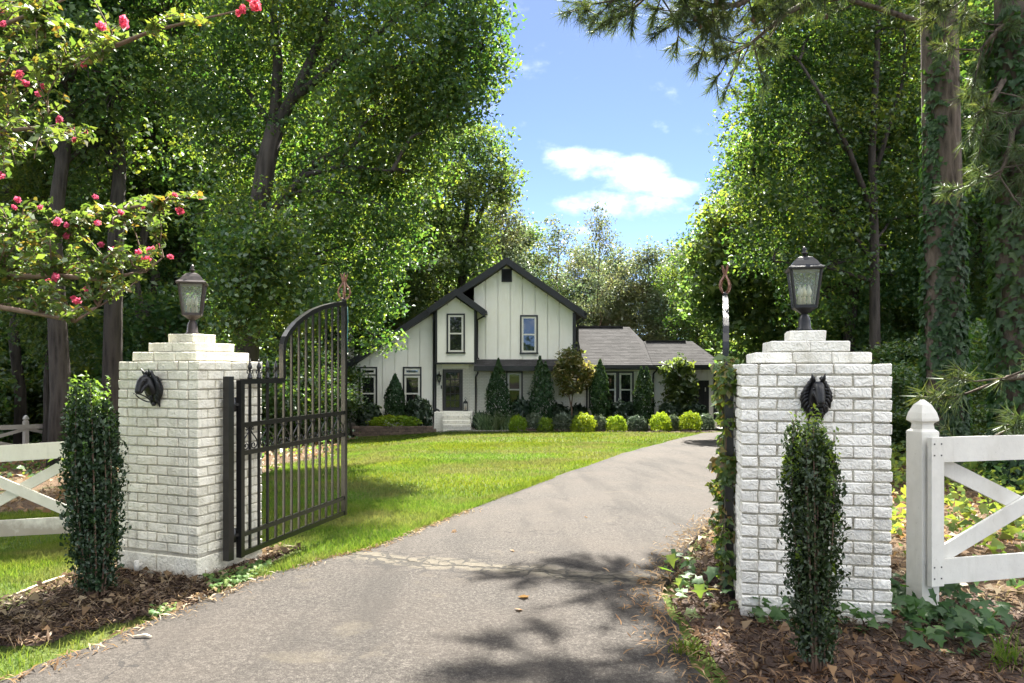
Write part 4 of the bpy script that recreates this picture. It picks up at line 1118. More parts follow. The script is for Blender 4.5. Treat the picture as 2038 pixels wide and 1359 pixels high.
# downspouts
def spout(pts): mb = MB(); mb.tube(pts, .045, 6, True, 1, True); mb.build('downspout', M['trim'], house)
def dsp(x, y0, y1, Y, xt=None, Yt=None):
    a, b = P(x, y0, Y), P(x, y1, Y); t = P(xt or x, y0 - 6, Yt or Y); spout([t, t + Vector((0, 0, -.08)), a + Vector((0, 0, -.1)), (a + b) / 2, b, b + Vector((.06, -.14, -.03))])
dsp(864.5, 640, 845, 35.84, 866, 35.6); dsp(947, 745, 848, 35.86, 951, 35.1); dsp(1168, 742, 840, 35.86, 1168, 35.2); dsp(1300, 740, 842, 35.86, 1306, 35.2)
dsp(950, 632, 712, 35.84, 963, 35.0); dsp(1150, 640, 712, 35.84, 1160, 35.7); dsp(1424, 742, 836, 35.8, 1430, 35.2)
# brick chimney at the left end
a, b = P(676, 640, 38.5), P(699, 870, 38.5)
mb = MB(); mb.box(((a.x + b.x) / 2, 38.9, (a.z + b.z) / 2), (b.x - a.x, .8, a.z - b.z)); ch = mb.build('chimney', M['housebrick'], house)
mb = MB(); mb.box(((a.x + b.x) / 2, 38.9, a.z + .06), (b.x - a.x + .12, .92, .12)); mb.build('chimney_cap', M['housebrick'], ch)

# things on the porch
wl = thing('wall_lantern', 'black scrolled lantern on the brick left of the front door', 'lantern', tuple(P(874, 752, YW)))
c = P(874, 752, YW - .12)
mb = MB(); mb.box(P(874, 752, YW + .01), (.09, .03, .28)); mb.tube([P(874, 746, YW), P(874, 739, YW - .06), c + Vector((0, 0, .3))], .014, 6); mb.build('bracket', M['iron'], wl)
mb = MB(); mb.lathe([(.02, .28), (.03, .2), (.07, .16), (.12, .1), (.10, .08)], c, 6, 0, False); mb.build('lamp_roof', M['iron'], wl)
mb = MB(); mb.lathe([(.06, -.16), (.095, .08)], c, 6, 0, False); mb.build('pane', M['lampglass'], wl)
mb = MB(); mb.lathe([(.005, -.34), (.02, -.3), (.02, -.24), (.065, -.18), (.07, -.155)], c, 6, 0, False)
for k in range(6): q = R(60) * k; mb.bar(c + Vector((.062 * math.cos(q), .062 * math.sin(q), -.16)), c + Vector((.097 * math.cos(q), .097 * math.sin(q), .08)), .014, .014)
mb.build('cage', M['iron'], wl)
zl = P(0, 820.5, 34.75).z
fl = thing('floor_lantern', 'black floor lantern standing on the porch right of the front door', 'lantern', (P(926.5, 0, 35.9).x, 35.9, zl)); c = Vector(fl.location)
mb = MB(); mb.box(c + Vector((0, 0, .02)), (.22, .22, .04)); mb.lathe([(.17, .36), (.13, .44), (.03, .50), (.02, .56)], c, 4, R(45), False)
for i, j in ((-1, -1), (1, -1), (1, 1), (-1, 1)): mb.bar(c + Vector((i * .1, j * .1, .04)), c + Vector((i * .1, j * .1, .37)), .02, .02)
mb.build('cage', M['iron'], fl)
mb = MB(); mb.tube([c + Vector((.05 * math.cos(q), 0, .59 + .05 * math.sin(q))) for q in [i * math.pi / 5 for i in range(11)]], .008, 5, False); mb.build('handle', M['iron'], fl)
mb = MB(); mb.lathe([(.04, .04), (.04, .2), (.01, .22)], c, 10); mb.build('candle', M['candle'], fl)
q = P(868.5, 0, 35.0)
mb = MB(); mb.tube([(q.x - .16, 35, zl + .04), (q.x - .08, 35, zl + .07), (q.x + .02, 35, zl + .12), (q.x + .1, 35, zl + .08), (q.x + .17, 35, zl + .03)], [.03, .055, .07, .06, .02], 8, True, .8)
o = mb.build('door_stop', M['castblack'], loc=(q.x, 35, zl)); setp(o, 'small dark lumpy ornament on the porch edge left of the front door', 'ornament')

# low retaining wall in front of the left wing
rw = thing('retaining_wall', 'low dark brick retaining wall in front of the left wing', 'wall', (-6, 33.5, -1.8))
rng = random.Random(3); nb = 0
xw0, xw1 = P(702, 0, 33.6).x, P(862, 0, 33.6).x
n = 13; w_ = (xw1 - xw0) / n; bk = {}
for r_ in range(5):
    for k in range(n):
        zt = P(0, 848, 33.6).z - r_ * .125
        if zt < gz(xw0, 33.6) - .15 : continue
        me = bk.setdefault(rng.randrange(3), None)
        key = rng.randrange(3)
        if bk.get(('m', key)) is None:
            b2 = MB(); b2.box((0, 0, 0), (w_ - .012, .22 + .01 * key, .115)); me = b2.mesh('block'); me.materials.append(M['wallblock']); bk[('m', key)] = me
        o = link('block', bk[('m', key)], rw); o.location = (xw0 + w_ * (k + .5 + (.5 if r_ % 2 else 0)) + 6, 33.6 - 33.5 + rng.uniform(-.012, .012), zt - .06 + 1.8); nb += 1
# stone edging post at its left end
q = P(701, 846, 33.8); mb = MB(); mb.lathe([(.10, -.6), (.12, .0), (.10, .09), (.05, .12)], q, 9); o = mb.build('stump', M['bark'], loc=tuple(q)); setp(o, 'short wooden stump at the left end of the low retaining wall', 'stump')
# ------------------------------------------------------------------ trees
def pl(pts, r0, r1):
    v = [q.copy() if isinstance(q, Vector) else P(*q) for q in pts]; n = len(v)
    return v, [r0 + (r1 - r0) * i / (n - 1) for i in range(n)]
def at(x, Y):
    """Ground point under pixel column x at depth Y."""
    X = (x - CX) / F * Y; return Vector((X, Y, gz(X, Y)))
Y1 = 17.0
b0 = at(478, Y1)
tree('maple_tree', 'big dark leaning maple in front of the left wing, its limbs forking over the gate', b0,
     [pl([b0, (500, 560, Y1), (512, 440, Y1), (528, 330, Y1), (548, 250, Y1)], .27, .20), pl([(546, 260, Y1), (553, 120, Y1 + .3), (540, -20, Y1 + .4), (530, -220, Y1)], .15, .04),
      pl([(545, 262, Y1), (600, 160, Y1), (645, 60, Y1 - .3), (690, -90, Y1 - .5)], .15, .05), pl([(580, 200, Y1), (690, 110, Y1 - .5), (780, 45, Y1 - .8), (900, -20, Y1 - 1)], .10, .03),
      pl([(505, 480, Y1), (570, 390, Y1), (620, 330, Y1 + .4), (700, 285, Y1 + .6), (780, 240, Y1 + .8)], .15, .04), pl([(600, 350, Y1), (680, 330, Y1 - .6), (780, 340, Y1 - 1)], .07, .02),
      pl([(740, 145, Y1 - .7), (800, 130, Y1 - .6), (880, 105, Y1 - .5), (960, 90, Y1 - .5)], .06, .02), pl([(545, 255, Y1), (500, 190, Y1 + .5), (450, 120, Y1 + 1)], .08, .02)],
     [pxblob(*q) for q in ((925, 75, 95, 110, 16.5), (860, -30, 130, 110, 16.8), (800, 80, 130, 110, 16), (690, 30, 130, 130, 17), (560, 60, 130, 130, 17.5), (880, 215, 90, 75, 16.6),
      (760, 225, 120, 100, 16.4), (640, 240, 120, 110, 17.6), (440, 150, 110, 130, 18), (460, 300, 110, 110, 18), (900, 170, 80, 70, 17.6), (820, 200, 90, 80, 17.8), (955, 120, 48, 60, 17.3), (820, 345, 85, 75, 17), (710, 390, 110, 100, 16.6), (600, 430, 110, 100, 17.4),
      (500, 440, 90, 90, 18.4), (770, 480, 75, 70, 17), (680, 520, 95, 80, 17.2), (580, 560, 100, 80, 17.8), (720, 600, 80, 60, 17), (650, 640, 70, 50, 17.5), (490, 640, 75, 50, 15.0), (500, 540, 80, 65, 14.8), (560, 610, 65, 50, 15.0), (505, 470, 85, 70, 15.2), (480, 570, 80, 60, 15.2), (575, 520, 80, 60, 15.2), (440, 420, 70, 60, 15.4), (600, 600, 60, 50, 15.4), (480, 590, 90, 80, 18.5), (745, 668, 34, 44, 17),
      (700, -190, 240, 130, 17.5), (460, -130, 200, 160, 18), (930, -150, 120, 90, 17))],
     M['mapleleaf'], M['bark'], 1420, 85, .28, .092, 11, limbs=True, twigs=420, lr=.05, shell=.35)
Y2 = 30.0
b0 = at(905, Y2 + 12)
b0 = at(900, 41)
tree('tree', 'light green tree rising behind the left roof slope of the house', b0,
     [pl([b0, (915, 620, 41), (925, 480, 41), (935, 360, 41)], .35, .12), pl([(922, 520, 41), (965, 400, 41), (1010, 330, 41)], .16, .05), pl([(920, 540, 41), (880, 450, 41), (850, 390, 41)], .14, .05)],
     [pxblob(*q) for q in ((910, 300, 80, 60, 41), (965, 300, 50, 45, 41), (1000, 350, 42, 45, 41), (880, 400, 90, 60, 40), (950, 400, 70, 55, 41), (900, 480, 75, 60, 40), (960, 480, 45, 45, 41), (860, 540, 70, 60, 40), (930, 550, 60, 50, 41), (810, 480, 60, 60, 40), (800, 580, 50, 60, 40))],
     M['lightleaf'], M['bark'], 400, 60, .46, .18, 12, twigs=220, lr=.08)
# big maple on the right
Y3 = 21.0
b0 = at(1742, Y3)
tree('maple_tree', 'tall leafy maple behind the right gatepost lantern with a slim dark trunk', b0,
     [pl([b0, (1741, 700, Y3), (1740, 480, Y3), (1735, 300, Y3), (1745, 120, Y3), (1750, -60, Y3)], .17, .06), pl([(1738, 430, Y3), (1690, 300, Y3 - .5), (1640, 200, Y3 - 1), (1590, 120, Y3 - 1)], .09, .03),
      pl([(1737, 360, Y3), (1770, 250, Y3), (1800, 150, Y3 + .5), (1800, 60, Y3)], .08, .03), pl([(1740, 520, Y3), (1660, 420, Y3 + .5), (1570, 370, Y3 + .8), (1500, 340, Y3 + 1)], .07, .02), pl([(1740, 560, Y3), (1640, 530, Y3), (1540, 520, Y3)], .06, .02)],
     [pxblob(*q) for q in ((1545, 120, 95, 100, 21.5), (1620, 60, 110, 110, 21), (1720, 60, 110, 120, 21.5), (1800, 130, 90, 120, 22), (1505, 240, 62, 90, 22), (1590, 260, 100, 90, 21), (1690, 250, 110, 100, 21.5),
      (1790, 300, 80, 100, 22), (1515, 370, 70, 75, 22), (1610, 400, 100, 80, 21), (1720, 410, 95, 85, 22), (1550, 490, 75, 60, 21.5), (1640, 520, 90, 65, 21), (1760, 520, 70, 70, 22.5), (1600, -60, 130, 100, 21), (1760, -70, 130, 110, 22), (1840, 420, 70, 90, 23), (1830, 560, 70, 70, 23))],
     M['mapleleaf'], M['bark'], 720, 84, .34, .112, 13, twigs=260, lr=.05, shell=.35)
Y4 = 27.0
b0 = at(1655, Y4)
tree('tree', 'bright yellow green maple hanging over the garage end behind the edge-on gate', b0,
     [pl([b0, (1645, 700, Y4), (1600, 600, Y4), (1540, 520, Y4), (1470, 440, Y4)], .15, .05), pl([(1600, 600, Y4), (1500, 560, Y4), (1420, 530, Y4)], .07, .02), pl([(1630, 660, Y4), (1540, 620, Y4), (1470, 600, Y4)], .06, .02)],
     [pxblob(*q) for q in ((1455, 440, 50, 60, 27), (1420, 500, 48, 45, 26.6), (1480, 520, 70, 60, 27), (1440, 560, 60, 50, 26.6), (1400, 590, 40, 40, 27), (1500, 600, 70, 55, 27), (1450, 640, 55, 40, 27), (1560, 560, 60, 60, 28), (1560, 660, 70, 50, 28), (1480, 700, 50, 40, 28))],
     M['lightleaf'], M['bark'], 330, 42, .36, .19, 14, twigs=120, lr=.05)
# ---- kinds for the wood, built once and copied
KIND = {}
def kind(key, name, lm, bm, h, r, trunk_r, seed, n_cl, per, spread, leaf, low=.28, lean=.0, thin=False, tw=220):
    rng = np.random.default_rng(seed); bl = []
    n = 13 if not thin else 9
    for i in range(n):
        t = low + (1 - low) * (i + .5) / n; z = h * t
        rr = r * (math.sin(math.pi * min(1, (t - low) / (1 - low) * .82 + .16)) ** .7)
        a = i * 2.4 + rng.random(); dd = rr * .5
        bl.append(((math.cos(a) * dd + lean * z, math.sin(a) * dd, z), (rr * (.5 + .25 * rng.random()), rr * (.5 + .25 * rng.random()), h * .09 * (.9 + .4 * rng.random()))))
    bl.append(((lean * h, 0, h * .96), (r * .4, r * .4, h * .07)))
    tl = wander((0, 0, -.2), (lean * h * .9, 0, h * .93), rng, 8, .012)
    KIND[key] = [tree(name, '', (0, 0, 0), [(tl, [trunk_r * (1.18 if i == 0 else 1) * (1 - i / 9.2) for i in range(9)])], bl, lm, bm, n_cl, per, spread, leaf, seed, twigs=tw, lr=trunk_r * .28, shell=.3), h, 0]
kind('oak', 'oak_tree', M['oakleaf'], M['bark'], 17, 4.2, .31, 21, 440, 70, .42, .15, .22)
kind('bole', 'oak_tree', M['oakleaf'], M['bark'], 19, 3.9, .33, 27, 360, 70, .42, .15, .48)
kind('pole', 'oak_tree', M['mapleleaf'], M['bark'], 16, 2.6, .19, 28, 260, 66, .40, .145, .5)
kind('slim', 'oak_tree', M['mapleleaf'], M['bark'], 15, 3.0, .17, 22, 330, 66, .42, .145, .30)
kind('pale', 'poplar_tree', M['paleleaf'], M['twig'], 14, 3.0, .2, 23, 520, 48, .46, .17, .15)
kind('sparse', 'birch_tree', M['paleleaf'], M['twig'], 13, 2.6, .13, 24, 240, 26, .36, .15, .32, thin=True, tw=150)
kind('sapling', 'understory_shrub', M['understory'], M['twig'], 4.2, 1.9, .05, 25, 260, 60, .32, .115, .05, tw=70)
kind('gold', 'tree', M['lightleaf'], M['bark'], 13, 3.4, .2, 26, 420, 60, .46, .17, .16)
def plant(key, x, Y, top, label, group=None, rz=0, wide=1.0):
    root, h, used = KIND[key]; X, Y, Z = at(x, Y)
    s = (P(x, top, Y).z - Z) / h if top is not None else 1
    sc = (s * wide, s * wide, s)
    if used == 0:
        root.location = (X, Y, Z); root.rotation_euler = (0, 0, rz); root.scale = sc; root['label'] = label; root['category'] = 'tree' if key != 'sapling' else 'shrub'
        if group: root['group'] = group
        KIND[key][2] = 1; return root
    r = copy_thing(root, (X, Y, Z), rz, sc, label, group)
    if not group and 'group' in r: del r['group']
    KIND[key][2] += 1; return r
GW, GR, GB = 'trees in the wood on the left', 'trees in the wood on the right', 'trees beyond the house'
LW = [('bole', 120, 18.5, -400, 'thick straight oak trunk nearest the left gatepost, just left of the holly tips', .4, .95), ('bole', 228, 19.5, -400, 'tall straight oak trunk rising directly behind the left edge of the left gatepost', 1.9, .95),
      ('pole', 270, 25, -150, 'slim dark trunk between the tall oak and the left post lantern', .7, 1), ('pole', 303, 27, -120, 'second slim trunk just left of the left post lantern', 2.9, 1),
      ('pole', 42, 27, -120, 'slim trunk at the left edge of the photo above the far white fence', 4, 1), ('bole', -90, 20, -330, 'oak at the top left corner behind the crape myrtle', 2.2, 1), ('oak', 165, 34, -40, 'oak far back between the two thick left trunks', 3.3, 1), ('slim', 372, 29, 0, 'slim tree standing right of the left post lantern', 1.1, 1.1),
      ('oak', 440, 33, -20, 'oak far behind the trunk of the big maple', 5, 1), ('slim', 560, 33, 80, 'slim tree seen between the pickets of the open left gate', 2, 1.2), ('oak', 628, 37, 60, 'oak behind the swept top of the left gate', .2, 1), ('oak', 10, 38, 0, 'oak far back at the left edge of the photo', 4.4, 1), ('oak', 320, 42, 40, 'oak far back behind the left post lantern', 5.6, 1.1), ('oak', 520, 45, 90, 'farthest oak behind the fork of the big maple', 1.4, 1.1),
      ('gold', 660, 44, 140, 'golden green tree showing behind the free end of the left gate', .5, 1), ('gold', 745, 47, 150, 'golden tree far behind the low end of the left wing roof', 3.9, 1), ('slim', 90, 22.5, 180, 'thin leaning trunk crossing the far white fence on the left', 5.5, .8), ('gold', 400, 38, 60, 'golden green tree deep between left lantern and maple trunk', 3, 1), ('gold', 230, 36, 60, 'golden green tree deep behind the tall oak at the left gatepost', 1, 1.1), ('gold', 840, 52, 250, 'golden tree far behind the crown of the maple by the left wing', 2.7, 1)]
for k, x, Y, top, lab, rz, w in LW: plant(k, x, Y, top, lab or 'leafy tree standing in the depth of the left wood', GW if not lab else None, rz, w)
RW = [('oak', 1694, 24, -60, 'dark trunk just right of the right post lantern, deeper in the wood', .4, .8), ('oak', 1830, 30, -100, 'oak behind the left edge of the ivy wrapped pine', 1, 1), ('gold', 1748, 28.5, 380, 'small golden green tree filling the gap right of the lantern', 1.5, 1.1), ('gold', 1650, 34, 60, 'golden green tree behind the right post lantern', 2, 1), ('oak', 1960, 27, -150, 'oak between the two ivy covered pines', 3, 1), ('oak', 2080, 22, -200, 'oak just outside the right edge behind the second ivy covered pine', 4, 1), ('slim', 1612, 38, 160, 'slim tree left of the right post lantern behind the maple', 5, 1.2),
      ('oak', 1510, 47, 260, 'oak far back above the edge-on gate', .6, 1), ('oak', 1900, 40, -60, 'oak far back behind the ivy wrapped pine', 2.4, 1), ('gold', 1780, 37, 60, 'golden green tree deep between right gatepost and ivy wrapped pine', 2.2, 1), ('oak', 1720, 46, 40, 'farthest oak behind the slim trunk right of the lantern', 3.2, 1), ('gold', 1980, 34, 40, 'golden green tree deep behind the second ivy covered pine', 1, 1)]
for k, x, Y, top, lab, rz, w in RW: plant(k, x, Y, top, lab or 'leafy tree standing in the depth of the right wood', GR if not lab else None, rz, w)
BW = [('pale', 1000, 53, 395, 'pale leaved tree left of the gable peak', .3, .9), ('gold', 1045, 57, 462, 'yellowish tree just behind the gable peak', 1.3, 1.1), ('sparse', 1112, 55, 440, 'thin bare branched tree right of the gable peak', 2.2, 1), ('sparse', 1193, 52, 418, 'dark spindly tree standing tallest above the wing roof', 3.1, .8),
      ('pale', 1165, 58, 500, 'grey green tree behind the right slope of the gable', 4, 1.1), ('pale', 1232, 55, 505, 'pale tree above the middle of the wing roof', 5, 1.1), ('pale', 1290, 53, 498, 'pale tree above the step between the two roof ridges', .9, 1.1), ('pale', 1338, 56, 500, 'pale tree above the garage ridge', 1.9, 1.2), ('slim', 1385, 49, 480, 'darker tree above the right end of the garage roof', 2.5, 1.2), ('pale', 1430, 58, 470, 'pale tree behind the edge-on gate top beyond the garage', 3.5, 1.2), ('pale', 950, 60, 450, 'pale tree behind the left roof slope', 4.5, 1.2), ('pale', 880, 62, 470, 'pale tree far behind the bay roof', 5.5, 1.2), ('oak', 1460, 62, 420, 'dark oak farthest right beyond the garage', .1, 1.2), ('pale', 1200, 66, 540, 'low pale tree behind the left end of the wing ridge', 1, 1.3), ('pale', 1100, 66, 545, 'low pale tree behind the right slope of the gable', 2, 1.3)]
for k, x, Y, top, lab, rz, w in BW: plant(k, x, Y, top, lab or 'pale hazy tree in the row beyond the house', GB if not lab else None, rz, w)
US = [(20, 33, 640), (-90, 30, 620), (165, 36, 610), (330, 24, 600), (430, 25, 640), (500, 27, 660), (590, 29, 690), (640, 35, 690), (250, 30, 640), (90, 31, 650), (380, 31, 650), (210, 29, 690), (545, 36, 680), (10, 32, 640), (300, 35, 640), (-180, 24, 600), (460, 37, 650), (670, 41, 680),
      (60, 36, 690), (560, 42, 660)]
for i, (x, Y, top) in enumerate(US): plant('sapling', x, Y, top, 'leafy understory shrub in the shade of the left wood', 'understory shrubs in the left wood', i * 1.7, 1.15)
US2 = [(1700, 24, 640), (1775, 20, 700), (1640, 30, 640), (1850, 19, 690), (1960, 17, 660), (2060, 15, 640), (1630, 33, 660), (1910, 23, 600), (1570, 42, 680), (1720, 34, 620), (1820, 28, 620), (2000, 24, 600), (2130, 18, 600), (1790, 16, 740), (1590, 44, 640), (1460, 50, 660), (2080, 30, 560), (1925, 14, 760)]
for i, (x, Y, top) in enumerate(US2): plant('sapling', x, Y, top, 'leafy understory shrub among the trunks of the right wood', 'understory shrubs in the right wood', i * 2.1, 1.15)
# far wood that closes the view all round, one mass
rng = np.random.default_rng(40); bl = []
for i in range(330):
    a = rng.uniform(-math.pi, math.pi); dd = rng.uniform(74, 100) if abs(a) < 1.35 else rng.uniform(38, 60); X, Yq = math.sin(a) * dd, math.cos(a) * dd
    mid_ = ss(.42, .25, abs(a - .1)); top = ((9.5 if mid_ > .5 else 17) if abs(a) < 1.35 else 9) * rng.uniform(.8, 1.05)
    for z in np.arange(0, top, 3): bl.append(((X + rng.normal(0, 1), Yq + rng.normal(0, 1), z - 1.5), (3.4, 3.4, 2.2)))
cc, _, _ = clumps(bl, 4200, rng, .3); V, Fq = leaf_quads(spray(cc, 24, .8, rng), .55, rng, .3, .7)
o = link('far_wood', np_mesh('far_wood', V, Fq, M['oakleaf'])); setp(o, 'far wood closing the view behind all the trees', kind='stuff')
far_t = MB()
# ------------------------------------------------------------------ pines with ivy on the right
def needles(tips, dirs, rng, per=30, ln=.19, w=.0055):
    n = len(tips) * per
    p = np.repeat(tips, per, 0); d0 = np.repeat(dirs, per, 0)
    p = p - d0 * (rng.random((n, 1)) * .20)
    d = d0 * .8 + rng.normal(0, .55, (n, 3)); d /= np.linalg.norm(d, axis=1)[:, None]
    d[:, 2] -= .15; b = np.cross(d, rng.normal(0, 1, (n, 3))); b /= np.linalg.norm(b, axis=1)[:, None]
    l = ln * (.7 + .5 * rng.random((n, 1)))
    V = np.empty((n, 3, 3)); V[:, 0] = p + b * w; V[:, 1] = p - b * w; V[:, 2] = p + d * l
    return V.reshape(-1, 3), np.arange(n * 3).reshape(-1, 3)
def pine(label, base, line, boughs, seed, ntuft=14, ln=.19, cones=0):
    """boughs: lists of points; tufts sit along side shoots of each."""
    rng = np.random.default_rng(seed); root = thing('pine_tree', label, 'tree', base); mb = MB(); mb.tube(*line, 14)
    tips = []; dirs = []; cn = []
    for bg in boughs:
        bg = [Vector(q) for q in bg]; mb.tube(bg, [.055 - .045 * i / (len(bg) - 1) for i in range(len(bg))], 6)
        Ls = sum((b - a).length for a, b in zip(bg[:-1], bg[1:]))
        for k in range(int(ntuft * Ls / 2.2) + 3):
            t = .28 + .72 * rng.random(); f = t * (len(bg) - 1); i = min(int(f), len(bg) - 2); p = bg[i].lerp(bg[i + 1], f - i)
            ax = (bg[i + 1] - bg[i]).normalized()
            sd = (ax * .55 + Vector(rng.normal(0, .7, 3)) * Vector((1, 1, .55))).normalized() if False else (ax * .55 + Vector((rng.normal(0, .7), rng.normal(0, .7), rng.normal(0, .4)))).normalized()
            l1 = rng.uniform(.3, .8); q = p + sd * l1
            mb.tube([p, p.lerp(q, .5) + Vector((0, 0, -.03)), q], [.014, .011, .007], 4, False)
            for j in range(5):
                s2 = (sd + Vector(rng.normal(0, .55, 3))).normalized(); c = p.lerp(q, .45 + .5 * rng.random()); e = c + s2 * rng.uniform(.1, .3)
                mb.tube([c, e], [.007, .005], 3, False); tips.append(e); dirs.append(s2)
            tips.append(q); dirs.append(sd)
            if len(cn) < cones and rng.random() < .5: cn.append(q - Vector((0, 0, .05)))
        tips.append(bg[-1]); dirs.append((bg[-1] - bg[-2]).normalized())
    mb.build('trunk', M['pinebark'], root)
    V, Fq = needles(np.array(tips), np.array(dirs), rng, 30, ln); V -= np.array(base)
    link('crown', np_mesh('pine_needles', V, Fq, M['needle'], 3), root)
    for c in cn:
        m2 = MB(); m2.lathe([(.004, -.05), (.026, -.035), (.036, -.01), (.03, .02), (.016, .04), (.004, .05)], c, 8); m2.build('cone', M['twig'], root)
    return root
YP = 12.6
pb0 = at(1879, YP)
def bough(x0, y0, Ya, *pts): return [P(x0, y0, Ya)] + [P(*q) for q in pts]
bs = [bough(1880, 60, YP, (1760, 20, 12.2), (1640, -15, 11.8), (1520, -25, 11.4), (1440, 20, 11.2), (1400, 60, 11.1)),
      bough(1878, -30, YP, (1740, -70, 11.9), (1560, -60, 11.3), (1400, -25, 10.9), (1280, -8, 10.7), (1175, 8, 10.6)),
      bough(1640, -15, 11.8, (1560, 30, 11.6), (1490, 90, 11.5), (1430, 120, 11.4)), bough(1520, -25, 11.4, (1470, 10, 11.0), (1400, 10, 10.8), (1350, 28, 10.7)),
      bough(1878, -120, YP, (1700, -170, 11.2), (1500, -190, 10.4), (1330, -180, 9.8), (1200, -150, 9.4)), bough(1878, -200, YP, (1700, -260, 11.6), (1480, -290, 11.0), (1300, -290, 10.6)),
      bough(1878, -320, YP, (1720, -400, 11.6), (1540, -430, 10.8), (1420, -420, 10.4)), bough(1880, -420, YP, (2000, -480, 11.8), (2150, -480, 11)), bough(1880, -250, YP, (2050, -290, 11.6), (2220, -270, 11)), bough(1880, -150, YP, (1960, -120, 11.4), (2080, -100, 10.4)),
      bough(1500, -190, 10.4, (1430, -150, 9.6), (1380, -120, 9.0)), bough(1880, -560, YP, (1780, -640, 12), (1660, -680, 11.5)), bough(1880, -600, YP, (2000, -650, 12.4), (2100, -660, 12.6)), bough(1880, -500, YP, (1900, -560, 10.8), (1900, -600, 9.6))]
pine('tall ivy wrapped pine right of the right gatepost, boughs reaching over the drive', pb0, pl([pb0, (1880, 800, YP), (1878, 500, YP), (1872, 200, YP), (1866, -100, YP), (1868, -500, YP), (1874, -820, YP)], .335, .24), bs, 31, 15, .2, 14)
YQ = 10.8
qb0 = at(2040, YQ)
bq = [bough(2020, 120, YQ, (1975, 200, 10.4), (1935, 235, 10.2)), bough(2025, 180, YQ, (2010, 300, 10.4), (1985, 360, 10.2)), bough(2030, 20, YQ, (1985, 60, 10.6), (1940, 110, 10.4)),
      bough(2040, -60, YQ, (1960, -50, 10.2), (1920, 0, 9.8)), bough(2040, 300, YQ, (2100, 300, 10), (2180, 320, 9.6)), bough(2040, 0, YQ, (2120, -40, 10), (2220, -40, 9.6)), bough(2010, -200, YQ, (1900, -250, 10), (1800, -240, 9.8)), bough(2040, -300, YQ, (2140, -350, 10.5), (2240, -340, 10.2))]
pine('ivy covered pine at the right edge of the photo', qb0, pl([qb0, (2038, 700, YQ), (2032, 400, YQ), (2026, 100, YQ), (2022, -300, YQ), (2024, -600, YQ)], .36, .25), bq, 32, 8, .2)
# young pine spray low at the right edge
yb = at(2075, 7.6)
pine('young pine with long pale needles leaning in at the right edge above the fence', yb, pl([yb, (2078, 900, 7.6), (2076, 760, 7.6), (2080, 700, 7.6)], .03, .012), [bough(2076, 760, 7.6, (2040, 748, 7.4), (2005, 752, 7.3), (1990, 756, 7.25)), bough(2078, 850, 7.6, (2050, 835, 7.5), (2025, 845, 7.4))], 33, 2.0, .2)
# ivy on the trunks
def ivy(label, line, rad, z0, z1, n, seed, side, leaf=.10):
    """Lobed leaves lying on a trunk; side(z, a) thins them out."""
    rng = np.random.default_rng(seed); pts = np.array([tuple(p) for p in line]); Vs = []; 
    z = z0 + (z1 - z0) * rng.random(n * 3) ** 1.15; a = rng.uniform(0, 2 * np.pi, n * 3)
    keep = rng.random(n * 3) < side(z, a); z, a = z[keep][:n], a[keep][:n]
    cx = np.interp(z, pts[:, 2], pts[:, 0]); cy_ = np.interp(z, pts[:, 2], pts[:, 1]); rr = np.interp(z, pts[:, 2], rad) + .012 + .05 * rng.random(len(z)) ** 2
    C_ = np.stack([cx + np.cos(a) * rr, cy_ + np.sin(a) * rr, z], 1); out = np.stack([np.cos(a), np.sin(a), np.full(len(z), .35)], 1)
    return lobed(C_, leaf, rng, out), C_
def lobed(C_, size, rng, out, droop=True):
    """Five lobed leaves (10 corner fans) facing out."""
    n = len(C_); nm = out + rng.normal(0, .35, (n, 3)); nm /= np.linalg.norm(nm, axis=1)[:, None]
    tg = np.tile(np.array([0, 0, -1.0]), (n, 1)) + rng.normal(0, .4, (n, 3)); tg -= nm * (tg * nm).sum(1)[:, None]; tg /= np.linalg.norm(tg, axis=1)[:, None]
    b = np.cross(nm, tg); s = size * np.clip(1 + rng.normal(0, .3, n), .5, 1.6)[:, None]
    prof = [(-.30, 0), (-.34, .30), (-.02, .30), (.02, .52), (.16, .20), (.62, 0), (.16, -.20), (.02, -.52), (-.02, -.30), (-.34, -.30)]
    V = np.empty((n, 11, 3)); V[:, 0] = C_ + nm * s * .05
    for i, (x, y) in enumerate(prof): V[:, i + 1] = C_ + tg * s * x + b * s * y - nm * s * .10 * abs(y)
    f = np.array([[0, i + 1, (i + 1) % 10 + 1] for i in range(10)])
    Fq = (np.arange(n) * 11)[:, None, None] + f[None]
    return V.reshape(-1, 3), Fq.reshape(-1, 3)
def ivy_thing(label, line, rad, z0, z1, n, seed, side, leaf=.10):
    (V, Fq), C_ = ivy(label, line, rad, z0, z1, n, seed, side, leaf); b = line[0]
    V = V - np.array(b); o = link('climbing_ivy', np_mesh('climbing_ivy', V, Fq, M['ivyleaf'], 3)); o.location = b; setp(o, label, 'ivy')
def ivycover(z, s):
    low = np.where(s > -.35 + .28 * np.sin(z * 2.3), 1.0, np.where(s < -.85, .8, .16))
    high = np.exp(-((s + .30 - .25 * np.sin(z * 1.1)) / .42) ** 2) * np.clip(1.5 - z / 7.5, .15, 1)
    k = ss(3.4, 4.6, z); return low * (1 - k) + high * k
l1, r1_ = pl([pb0, (1880, 800, YP), (1878, 500, YP), (1872, 200, YP), (1866, -100, YP), (1868, -500, YP), (1874, -820, YP)], .335, .24)
ivy_thing('ivy climbing the pine trunk right of the right gatepost', l1, r1_, pb0[2], 7.6, 4200, 51, lambda z, a: ivycover(z, np.cos(a) * .87 - np.sin(a) * .5), .12)
l2, r2_ = pl([qb0, (2038, 700, YQ), (2032, 400, YQ), (2026, 100, YQ), (2022, -300, YQ), (2024, -600, YQ)], .42, .30)
